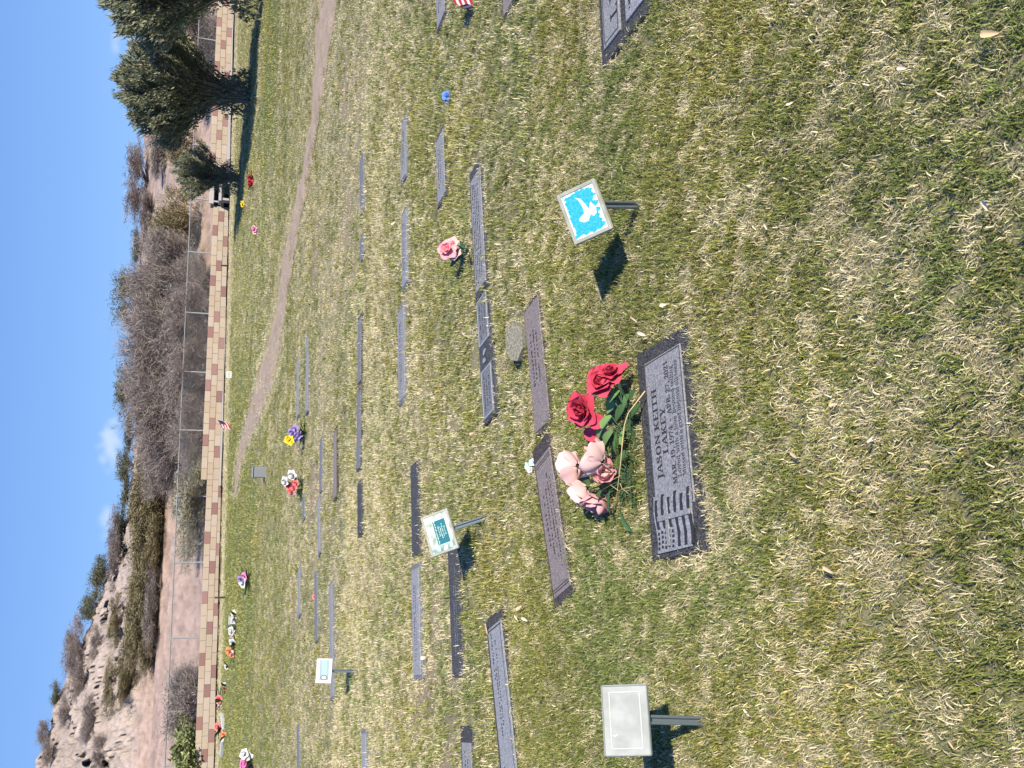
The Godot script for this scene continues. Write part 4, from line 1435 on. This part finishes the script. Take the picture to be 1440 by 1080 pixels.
	us_flag("small flag on a staff standing by the block wall", f, at_dist(305, 590, -f.z), Vector3(-0.8, -0.35, 0.45).normalized(), 0.34, 0.26)

# ============================================================ plants
func leaf_cloud(st: SurfaceTool, c: Vector3, dir: Vector3, n: int, spread: float, size: float, cols: Array, r: RandomNumberGenerator) -> void:
	for i in n:
		var o := Vector3(r.randfn(), r.randfn(), r.randfn()) * spread * 0.5
		var d := (dir + Vector3(r.randf_range(-1, 1), r.randf_range(-0.6, 1), r.randf_range(-1, 1)) * 0.7).normalized()
		var s := d.cross(Vector3(r.randfn(), r.randfn(), r.randfn())).normalized()
		var l := size * r.randf_range(0.6, 1.4)
		var w := l * r.randf_range(0.16, 0.32)
		st.set_color(cols[r.randi() % cols.size()] * r.randf_range(0.75, 1.25))
		var p := c + o
		tri(st, p - s * w, p + s * w, p + d * l)

func juniper(label: String, foot: Vector3, height: float, width: float, sd: int, stems: int, per: int) -> void:
	var o := thing("juniper_tree", label, "tree", foot, 0.0, "vase shaped junipers before the wall")
	var r := RandomNumberGenerator.new()
	r.seed = sd
	var wood := begin(true)
	var crown := begin()
	var cols := [Color(0.125, 0.155, 0.095), Color(0.155, 0.185, 0.108), Color(0.105, 0.13, 0.084), Color(0.205, 0.215, 0.13), Color(0.32, 0.29, 0.19)]
	for i in stems:
		var an := r.randf() * TAU
		var lean := pow(r.randf(), 0.6)
		var out := Vector3(cos(an), 0, sin(an))
		var hh := height * (1.0 - 0.34 * lean * lean) * r.randf_range(0.84, 1.02)
		var base := out * 0.15 * r.randf() * width / 3.0
		var tip := out * width * 0.5 * lean * r.randf_range(0.85, 1.08) + Vector3(0, hh, 0)
		var pts := []
		for k in 7:
			var s := k / 6.0
			var p := base.lerp(tip, s) - out * width * 0.10 * sin(PI * s) * lean
			pts.append(p + Vector3(r.randfn(), 0, r.randfn()) * 0.012 * s * height)
		tube(wood, pts, 0.026 * height / 3.0 * r.randf_range(0.6, 1.3), 0.006, 4)
		var from := r.randf_range(0.30, 0.62)
		var tint := r.randf_range(0.75, 1.3)
		for k in per:
			var s := lerpf(from, 1.02, sqrt(r.randf()))
			var f := minf(s, 0.999) * 6.0
			var n := int(f)
			var p: Vector3 = pts[n].lerp(pts[n + 1], f - n)
			var dir: Vector3 = (pts[n + 1] - pts[n]).normalized()
			# a plume: small sprays close round the stem, pointing along it
			for q in 15:
				var off := Vector3(clampf(r.randfn(), -1.7, 1.7), clampf(r.randfn() * 1.5, -2.2, 2.0), clampf(r.randfn(), -1.7, 1.7)) * 0.020 * height
				var d := (dir + Vector3(r.randfn(), r.randfn() * 0.5, r.randfn()) * 0.45).normalized()
				var sd2 := d.cross(Vector3(r.randfn(), r.randfn(), r.randfn())).normalized()
				var l := height * r.randf_range(0.018, 0.045)
				crown.set_color(cols[r.randi() % cols.size()] * tint * r.randf_range(0.8, 1.2))
				tri(crown, p + off - sd2 * l * 0.17, p + off + sd2 * l * 0.17, p + off + d * l)
	# low growth round the foot
	for k in int(per * (4.0 if height > 2.5 else 8.0)):
		var an := r.randf() * TAU
		var p := Vector3(cos(an), 0, sin(an)) * width * (0.17 if height > 2.5 else 0.26) * sqrt(r.randf()) + Vector3(0, r.randf() * height * (0.24 if height > 2.5 else 0.4), 0)
		leaf_cloud(crown, p, Vector3.UP, 16, 0.05 * height, 0.028 * height, cols, r)
	part("trunk", done(wood), M.bark, o)
	part("crown", done(crown), M.foliage, o)

func build_trees() -> void:
	var a := on_ground(371, -14)
	juniper("tall juniper with bare pale stems standing by the dirt track, cut by the frame", a, 3.75, 3.7, 101, 150, 23)
	a = on_ground(352, 136)
	juniper("broad dark green juniper fanning out from its base before the wall", a, 3.2, 3.4, 102, 160, 23)
	a = on_ground(338, 252)
	juniper("small squat juniper beside the white bench", a, 1.85, 1.8, 103, 80, 20)

# unit shrubs, one metre high and about one metre wide: [stem mesh, twig mesh]
func unit_shrub(sd: int, cols: Array, twigs: int, len: float, wide: float, wid: float, leafy: bool) -> Array:
	var r := RandomNumberGenerator.new()
	r.seed = sd
	var wood := begin(true)
	var crown := begin()
	var ends := []
	for i in 16:
		var an := r.randf() * TAU
		var out := Vector3(cos(an), 0, sin(an))
		var lean := sqrt(r.randf())
		var tip := out * wide * 0.46 * lean + Vector3(0, r.randf_range(0.5, 0.9) * (1.0 - 0.28 * lean), 0)
		var mid := tip * 0.5 + Vector3(r.randfn(), r.randf() * 0.6, r.randfn()) * 0.08
		tube(wood, [out * 0.03, mid, tip], 0.012, 0.004, 4)
		for k in 6:
			ends.append([mid.lerp(tip, r.randf_range(0.0, 1.0)), out])
	for k in 30:
		var an := r.randf() * TAU
		ends.append([Vector3(cos(an) * wide * 0.40 * sqrt(r.randf()), r.randf_range(0.08, 0.75), sin(an) * wide * 0.40 * sqrt(r.randf())), Vector3(cos(an), 0, sin(an))])
	for i in twigs:
		var e: Array = ends[r.randi() % ends.size()]
		var p: Vector3 = e[0] + Vector3(r.randfn(), r.randfn() * 0.8, r.randfn()) * 0.085
		if p.y < 0.02:
			p.y = 0.02 + r.randf() * 0.1
		if p.distance_to(e[0]) > 0.19:
			p = e[0].lerp(p, r.randf_range(0.3, 0.75))
		var d: Vector3 = (e[1] * 0.5 + Vector3(r.randfn() * 0.7, r.randf_range(0.0, 1.3), r.randfn() * 0.7)).normalized()
		var s := d.cross(Vector3(r.randfn(), r.randfn(), r.randfn())).normalized()
		var l := len * r.randf_range(0.5, 1.3)
		crown.set_color(cols[r.randi() % cols.size()] * r.randf_range(0.75, 1.25))
		var w := wid * r.randf_range(0.6, 1.4)
		if leafy:
			tri(crown, p - s * w, p + s * w, p + d * l)
		else:
			var bend := d * l * 0.55 + Vector3(r.randfn(), r.randfn(), r.randfn()) * l * 0.12
			quad(crown, p - s * w, p + s * w, p + bend + s * w * 0.7, p + bend - s * w * 0.7)
			tri(crown, p + bend - s * w * 0.7, p + bend + s * w * 0.7, p + d * l)
	return [done(wood), done(crown)]

func build_shrubs() -> void:
	var grey := [Color(0.235, 0.20, 0.182), Color(0.285, 0.245, 0.222), Color(0.18, 0.155, 0.142), Color(0.33, 0.285, 0.255)]
	var olive := [Color(0.205, 0.175, 0.085), Color(0.25, 0.215, 0.115), Color(0.16, 0.145, 0.07), Color(0.29, 0.25, 0.15)]
	var green_ := [Color(0.10, 0.11, 0.055), Color(0.13, 0.135, 0.07), Color(0.085, 0.095, 0.05), Color(0.17, 0.165, 0.10)]
	var sage := [Color(0.30, 0.285, 0.19), Color(0.25, 0.245, 0.16), Color(0.36, 0.33, 0.23), Color(0.21, 0.21, 0.14)]
	var cact := [Color(0.20, 0.24, 0.09), Color(0.26, 0.29, 0.12), Color(0.30, 0.30, 0.14), Color(0.15, 0.19, 0.07)]
	var kinds := {
		"thicket": [unit_shrub(1, grey, 15000, 0.10, 1.15, 0.0024, false), unit_shrub(2, grey, 15000, 0.10, 1.2, 0.0024, false), unit_shrub(3, grey, 15000, 0.10, 1.1, 0.0024, false)],
		"brush": [unit_shrub(4, olive, 5000, 0.12, 1.5, 0.006, false), unit_shrub(5, olive, 5000, 0.12, 1.4, 0.006, false)],
		"ridge": [unit_shrub(6, green_, 2600, 0.10, 1.15, 0.010, true), unit_shrub(7, green_, 2600, 0.10, 1.25, 0.010, true)],
		"sage": [unit_shrub(8, sage, 6500, 0.10, 1.7, 0.006, false), unit_shrub(9, sage, 6500, 0.10, 1.6, 0.006, false)],
		"cactus": [unit_shrub(10, cact, 1500, 0.14, 1.4, 0.03, true)],
		"grey": [unit_shrub(11, grey, 5000, 0.12, 1.35, 0.0045, false), unit_shrub(12, grey, 5000, 0.12, 1.3, 0.0045, false)]}
	var names := {"thicket": ["dry_thicket_shrub", "bare grey brown desert shrub"], "brush": ["olive_brush", "olive brown brush"], "ridge": ["ridge_bush", "dark green desert bush"], "sage": ["sage_shrub", "pale sage shrub"], "cactus": ["cactus_clump", "yellow green cactus clump"], "grey": ["grey_bush", "leafless grey bush"]}
	# [kind, picture x of the top, picture y of the middle, horizontal distance, width in pixels, where]
	var list := [
		["thicket", 178, 368, 40.5, 85, "at the right end of the thicket by the fence"],
		["thicket", 164, 415, 41, 105, "with a spiky tuft above it behind the fence"],
		["thicket", 160, 465, 40, 110, "filling the tall middle of the thicket"],
		["thicket", 164, 515, 41, 110, "behind the middle fence rail"],
		["thicket", 166, 562, 39.5, 110, "where the fence rail shows through"],
		["thicket", 180, 612, 39.5, 105, "behind the lone pale fence post"],
		["thicket", 198, 655, 40, 85, "at the low left end of the thicket"],
		["thicket", 222, 440, 38.3, 90, "low in front of the thicket, over the wall"],
		["thicket", 222, 530, 37.6, 95, "low and dark just over the wall"],
		["thicket", 232, 600, 37.0, 90, "low behind the chain link by the wall"],
		["thicket", 240, 395, 39.2, 80, "lowest clump rising over the wall near the bench"],
		["thicket", 236, 485, 37.8, 90, "low and tangled under the tallest thicket"],
		["thicket", 246, 645, 36.8, 70, "small and low beside the pale sage"],
		["ridge", 152, 415, 62, 60, "standing tall above the thicket"],
		["ridge", 158, 545, 62, 70, "spreading over the thicket skyline"],
		["ridge", 172, 610, 64, 60, "on the skyline beside the small cloud"],
		["ridge", 160, 655, 63, 42, "like a tiny tree on the skyline below the cloud"],
		["ridge", 182, 690, 63, 50, "low on the saddle of the ridge"],
		["ridge", 160, 735, 62, 70, "on the slope crest below the second cloud"],
		["grey", 150, 762, 61, 75, "on the crest over pale rocks"],
		["grey", 165, 790, 58, 60, "hanging under the crest among rocks"],
		["ridge", 118, 826, 63, 40, "perched on the steep skyline of the hill"],
		["ridge", 108, 857, 63, 34, "small, alone on the steep skyline"],
		["grey", 88, 912, 62, 60, "leaning on the steep rocky skyline"],
		["grey", 92, 935, 60, 55, "among rocks below the steep skyline"],
		["ridge", 74, 975, 63, 30, "small on the high rocky skyline"],
		["grey", 52, 1032, 63, 30, "near the top of the rocky hill"],
		["brush", 178, 745, 45, 110, "in the band under the pale rocks"],
		["brush", 182, 690, 44, 100, "in the band above the sage shrub"],
		["brush", 180, 800, 45, 100, "in the band above the fence corner"],
		["brush", 182, 850, 45, 105, "in the wide middle of the brush band"],
		["brush", 172, 895, 46, 100, "where the brush band climbs the rocks"],
		["brush", 172, 935, 47, 85, "at the upper end of the brush band"],
		["grey", 205, 830, 43, 75, "with dark foot at the base of the brush band"],
		["grey", 214, 880, 43, 70, "beside the dark cleft in the bank"],
		["brush", 200, 770, 43.5, 90, "low under the band, above the fence rail"],
		["brush", 205, 720, 43, 90, "low under the band, behind the sage shrub"],
		["brush", 196, 905, 44, 80, "low on the bank under the climbing band"],
		["brush", 160, 965, 49, 70, "high among the rocks past the band"],
		["grey", 135, 905, 56, 40, "halfway up the rocks under the leaning bush"],
		["grey", 128, 955, 57, 45, "on the upper rock face"],
		["grey", 150, 1010, 52, 50, "low on the rock face above the bank"],
		["grey", 112, 1000, 58, 35, "in a crack of the upper rock face"],
		["brush", 158, 870, 52, 55, "between the rocks and the brush band"],
		["grey", 165, 1060, 49, 45, "on the bank under the tallest rocks"],
		["grey", 90, 1055, 60, 30, "in the rocks near the hill top"],
		["ridge", 128, 800, 63, 40, "on the crest between two grey bushes"],
		["sage", 243, 712, 36.6, 110, "growing over the wall at its step"],
		["sage", 262, 690, 36.2, 60, "low against the wall at its step"],
		["grey", 226, 1000, 35.6, 100, "rising over the wall behind the coral bunch"],
		["grey", 236, 965, 36.2, 60, "beside the pale dirt bank over the wall"],
		["cactus", 238, 1055, 34.3, 60, "over the wall by the orange sprig"],
		["cactus", 246, 1085, 34.0, 60, "over the wall at its far left end"],
		["grey", 175, 255, 60, 100, "crowning the ridge above the small juniper"],
		["grey", 205, 300, 55, 70, "sloping down from the ridge above the bench"],
		["ridge", 183, 345, 62, 50, "rounded on the ridge beside the thicket"],
		["brush", 205, 335, 43, 85, "behind the fence above the bench"],
		["brush", 222, 300, 42.5, 65, "low behind the fence above the bench"],
		["thicket", 228, 75, 43.5, 100, "between the two big junipers"],
		["thicket", 225, 30, 44.5, 100, "behind the frame cut juniper"],
		["grey", 215, 215, 50, 70, "between the broad and the small juniper"],
		["brush", 225, 190, 46, 70, "behind the broad juniper"]]
	var count := {}
	for e in list:
		var k: String = e[0]
		var top := at_dist(e[1], e[2], 1.0)
		var foot := hill_at(e[1], e[2], e[3])
		var dist := Vector2(foot.x, foot.z).length()
		var dir := ray(e[1], e[2])
		var ytop := EYE + dir.y / Vector2(dir.x, dir.z).length() * dist
		foot.y -= 0.06
		var h := maxf(ytop - foot.y, 0.7) * 1.14
		count[k] = count.get(k, 0) + 1
		var pair: Array = kinds[k][count[k] % kinds[k].size()]
		var w: float = e[4] / F * dist * 1.05
		var o := thing(names[k][0], names[k][1] + " " + e[5], "shrub", foot, rng.randf() * TAU, "shrubs on the bank and hill")
		o.scale = Vector3(w / 1.1, h, w / 1.1)
		part("stems", pair[0], M.bark_grey, o)
		part("twigs", pair[1], M.foliage, o)

func build_leaves() -> void:
	# fallen leaves lying on the turf
	var list := [[1410, 53, 1.5, 0.042], [1284, 99, 1.3, 0.028], [1180, 800, 1.1, 0.034], [1404, 290, 0.2, 0.03], [1186, 570, 2.0, 0.024], [1065, 1000, 0.6, 0.03], [1130, 640, 1.0, 0.03], [1168, 955, 0.1, 0.026], [880, 985, 0.8, 0.03], [1125, 150, 2.2, 0.024], [1355, 1045, 0.4, 0.022], [945, 430, 1.7, 0.035], [905, 448, 0.5, 0.04], [915, 470, 1.2, 0.038], [740, 855, 2.4, 0.05], [735, 868, 0.9, 0.04], [670, 905, 0.1, 0.06], [745, 225, 0.6, 0.04], [715, 40, 1.9, 0.04], [560, 315, 2.2, 0.06], [622, 240, 0.3, 0.04], [603, 925, 1.9, 0.06], [693, 885, 0.2, 0.06], [748, 870, 1.3, 0.045], [836, 720, 2.6, 0.03], [1090, 320, 0.4, 0.024], [1000, 210, 1.2, 0.028], [1240, 620, 2.9, 0.022], [730, 640, 1.1, 0.035], [660, 470, 0.4, 0.035], [672, 610, 2.0, 0.04]]
	var i := 0
	var where := {11: "pale dry leaf beside the shadow of the blue plaque", 12: "tan dry leaf behind the corner of the lettered marker", 13: "pale dry leaf touching the end of the lettered marker", 14: "tan dry leaf at the end of the mauve brown marker", 16: "long tan dry leaf between two dark markers", 19: "pale dry leaf between two small grey markers", 21: "pale dry leaf near the grass fringed pale marker", 22: "tan dry leaf beside the wide pale marker", 24: "tan dry leaf in the shadow of the pink peonies", 5: "pale dry leaf in line with the blank plaque stake"}
	for q in list:
		q[3] *= 0.72
		var c := on_ground(q[0], q[1])
		c.y += 0.024
		var o := thing("dry_leaf", where.get(i, "curled dry leaf lying loose on open turf"), "leaf", c, q[2], "dry leaves fallen on the turf")
		var st := begin(true)
		petal(st, Vector3(-q[3] * 0.5, 0, 0), Vector3(1, rng.randf_range(0.0, 0.35), 0), Vector3.UP, q[3], q[3] * 0.42, rng.randf_range(0.3, 1.1), rng.randf_range(0.3, 0.9), 1.0, 6, 4)
		part("blade", done(st), M.dry_leaf_pale if i % 2 else M.dry_leaf, o)
		st = begin(true)
		tube(st, [Vector3(-q[3] * 0.5, 0, 0), Vector3(-q[3] * 0.62, -0.004, 0.003), Vector3(-q[3] * 0.72, -0.01, 0.004)], 0.0008, 0.0006, 4)
		part("leaf_stalk", done(st), M.dry_leaf, o)
		i += 1

# ============================================================ grass
func tuft(sd: int, blades: int, radius: float, l0: float, l1: float, w: float, lean0: float, lean1: float, cols: Array) -> ArrayMesh:
	var r := RandomNumberGenerator.new()
	r.seed = sd
	var st := begin()
	for i in blades:
		var an := r.randf() * TAU
		var p := Vector3(r.randfn(), 0, r.randfn()) * radius * 0.55
		p.y = -0.004 + maxf(0.0, r.randfn()) * 0.006 * (lean1 / 1.2)
		var lean := r.randf_range(lean0, lean1)
		var out := Vector3(cos(an), 0, sin(an))
		var side := Vector3(-sin(an), r.randf_range(-0.5, 0.5), cos(an)).normalized()
		var l := r.randf_range(l0, l1)
		var d1 := out * sin(lean * 0.7) + Vector3.UP * cos(lean * 0.7)
		var d2 := out * sin(minf(lean * 1.35, 1.75)) + Vector3.UP * cos(minf(lean * 1.35, 1.75))
		d2 = (d2 + side * r.randf_range(-0.35, 0.35)).normalized()
		var m := p + d1 * l * 0.5
		var t := m + d2 * l * 0.5
		var ww := w * r.randf_range(0.6, 1.25)
		st.set_color(cols[r.randi() % cols.size()] * r.randf_range(0.8, 1.2))
		quad(st, p - side * ww * 0.45, p + side * ww * 0.45, m + side * ww * 0.5, m - side * ww * 0.5)
		tri(st, m - side * ww * 0.5, m + side * ww * 0.5, t)
	return done(st)

func near_slab(x: float, z: float) -> int:
	# 1 under a marker, 2 along its edge
	for s in slabs:
		var dx: float = x - s[0]
		var dz: float = z - s[1]
		if absf(dx) > 1.0 or absf(dz) > 1.0:
			continue
		var lx: float = dx * s[2] - dz * s[3]
		var lz: float = dx * s[3] + dz * s[2]
		var creep := 0.018 + 0.03 * n2.get_noise_2d(x * 3.0, z * 3.0)
		if absf(lx) < s[4] - creep * 0.4 and lz > -s[5] - 0.012 and lz < s[5] - creep:
			return 1
		if absf(lx) < s[4] + 0.05 and absf(lz) < s[5] + 0.05:
			return 2
	return 0

func build_grass() -> void:
	var gcol := [Color(0.165, 0.196, 0.04), Color(0.212, 0.238, 0.05), Color(0.128, 0.162, 0.038), Color(0.27, 0.285, 0.08), Color(0.46, 0.41, 0.21)]
	var scol := [Color(0.60, 0.53, 0.31), Color(0.66, 0.595, 0.37), Color(0.51, 0.45, 0.25), Color(0.69, 0.64, 0.43), Color(0.27, 0.29, 0.095)]
	# zones: distance from, to, tufts per square metre, scale of the tufts
	var zones := [[0.75, 3.6, 4600.0], [3.6, 8.0, 1250.0], [8.0, 17.0, 270.0], [17.0, 36.0, 70.0]]
	var protos := {}
	for z in 4:
		var k: float = [1.0, 1.15, 1.5, 2.2][z]
		var wk: float = [1.0, 1.2, 1.9, 3.2][z]
		var nb: int = [17, 17, 18, 22][z]
		for v in 3:
			protos["g%d%d" % [z, v]] = tuft(100 + v + z * 10, nb, 0.016 * [1.0, 1.4, 2.4, 4.5][z], 0.013 * sqrt(k), 0.034 * sqrt(k), 0.0024 * wk, 0.15, 1.2, gcol)
			protos["s%d%d" % [z, v]] = tuft(200 + v + z * 10, nb, 0.018 * [1.0, 1.4, 2.4, 4.5][z], 0.009 * sqrt(k), 0.031 * sqrt(k), 0.0018 * wk, 0.4, 1.40, scol)
	var lists := {}
	for key in protos:
		lists[key] = []
	var r := RandomNumberGenerator.new()
	r.seed = 99
	for zi in 4:
		var z: Array = zones[zi]
		# half-width of the view with a margin: tan(23 deg) plus slack
		var area := 0.0
		var d0: float = z[0]
		var d1: float = z[1]
		var hw0 := d0 * 0.50 + 0.45
		var hw1 := d1 * 0.50 + 0.45
		area = (hw0 + hw1) * (d1 - d0)
		var count := int(area * z[2])
		for i in count:
			# uniform over the trapezoid
			var u := r.randf()
			var a := (hw1 - hw0) / (d1 - d0)
			var q := (-hw0 + sqrt(hw0 * hw0 + u * (hw1 * hw1 - hw0 * hw0))) / a
			var d := d0 + q
			var x := (r.randf() * 2.0 - 1.0) * (hw0 + a * q)
			var zz := -d
			var t := d - ROWS * x
			if t > 34.6:
				continue
			if t > 33.4 and r.randf() < (t - 33.2) * 0.9:
				continue
			var e := 0.0
			if zi >= 1 and in_track(x, zz, -0.12 + 0.5 * n2.get_noise_2d(x * 1.3, zz * 1.3) + r.randf_range(-0.12, 0.12)):
				if r.randf() > 0.05 + 0.6 * smoothstep(24.0, 32.0, d):
					continue
			var ns := near_slab(x, zz)
			if ns == 1:
				continue
			var g := green(x, zz)
			# thin, bare places
			var bare := smoothstep(0.35, 0.6, n1.get_noise_2d(x * 0.9 + 40.0, d * 2.0))
			if d > 4.0 and bare > 0.3 and r.randf() < bare * 0.6:
				continue
			if ns == 2:
				g -= 0.22
			if d > 14.0 and in_track(x, zz, 0.9):
				g -= 0.5
			var is_green := r.randf() < smoothstep(0.22, 0.80, g)
			var sc := r.randf_range(0.68, 1.15) if zi == 0 else r.randf_range(0.75, 1.3)
			var b := Basis(Vector3.UP, r.randf() * TAU).scaled(Vector3(sc, sc * r.randf_range(0.8, 1.2), sc))
			b = Basis(Vector3(1, 0, 0), r.randf_range(-0.2, 0.2)) * b
			var tone := r.randf_range(0.78, 1.2) * (1.0 + 0.18 * n2.get_noise_2d(x * 0.5 + 70.0, zz * 0.5))
			var c: Color
			if is_green:
				var yel := clampf(0.5 + n1.get_noise_2d(x * 2.0 - 30.0, zz * 2.0), 0.0, 1.0)
				c = Color(tone * lerpf(0.85, 1.2, yel), tone * lerpf(0.95, 1.08, yel), tone)
			else:
				c = Color(tone, tone * 0.98, tone * r.randf_range(0.88, 1.02))
			var key := ("g%d%d" if is_green else "s%d%d") % [zi, r.randi() % 3]
			lists[key].append([Transform3D(b, Vector3(x, ground_y(x, d), zz)), c])
	var root := Node3D.new()
	root.name = "lawn_grass"
	add_child(root)
	tag(root, "patchy lawn of green blades and dormant straw", "grass", "", "stuff")
	for key in lists:
		var l: Array = lists[key]
		if l.is_empty():
			continue
		var mm := MultiMesh.new()
		mm.transform_format = MultiMesh.TRANSFORM_3D
		mm.use_colors = true
		mm.mesh = protos[key]
		mm.instance_count = l.size()
		for i in l.size():
			mm.set_instance_transform(i, l[i][0])
			mm.set_instance_color(i, l[i][1])
		var o := MultiMeshInstance3D.new()
		o.name = "green_blades" if key.begins_with("g") else "straw_blades"
		o.multimesh = mm
		o.material_override = M.foliage
		o.set_meta("kind", "stuff")
		root.add_child(o, true)
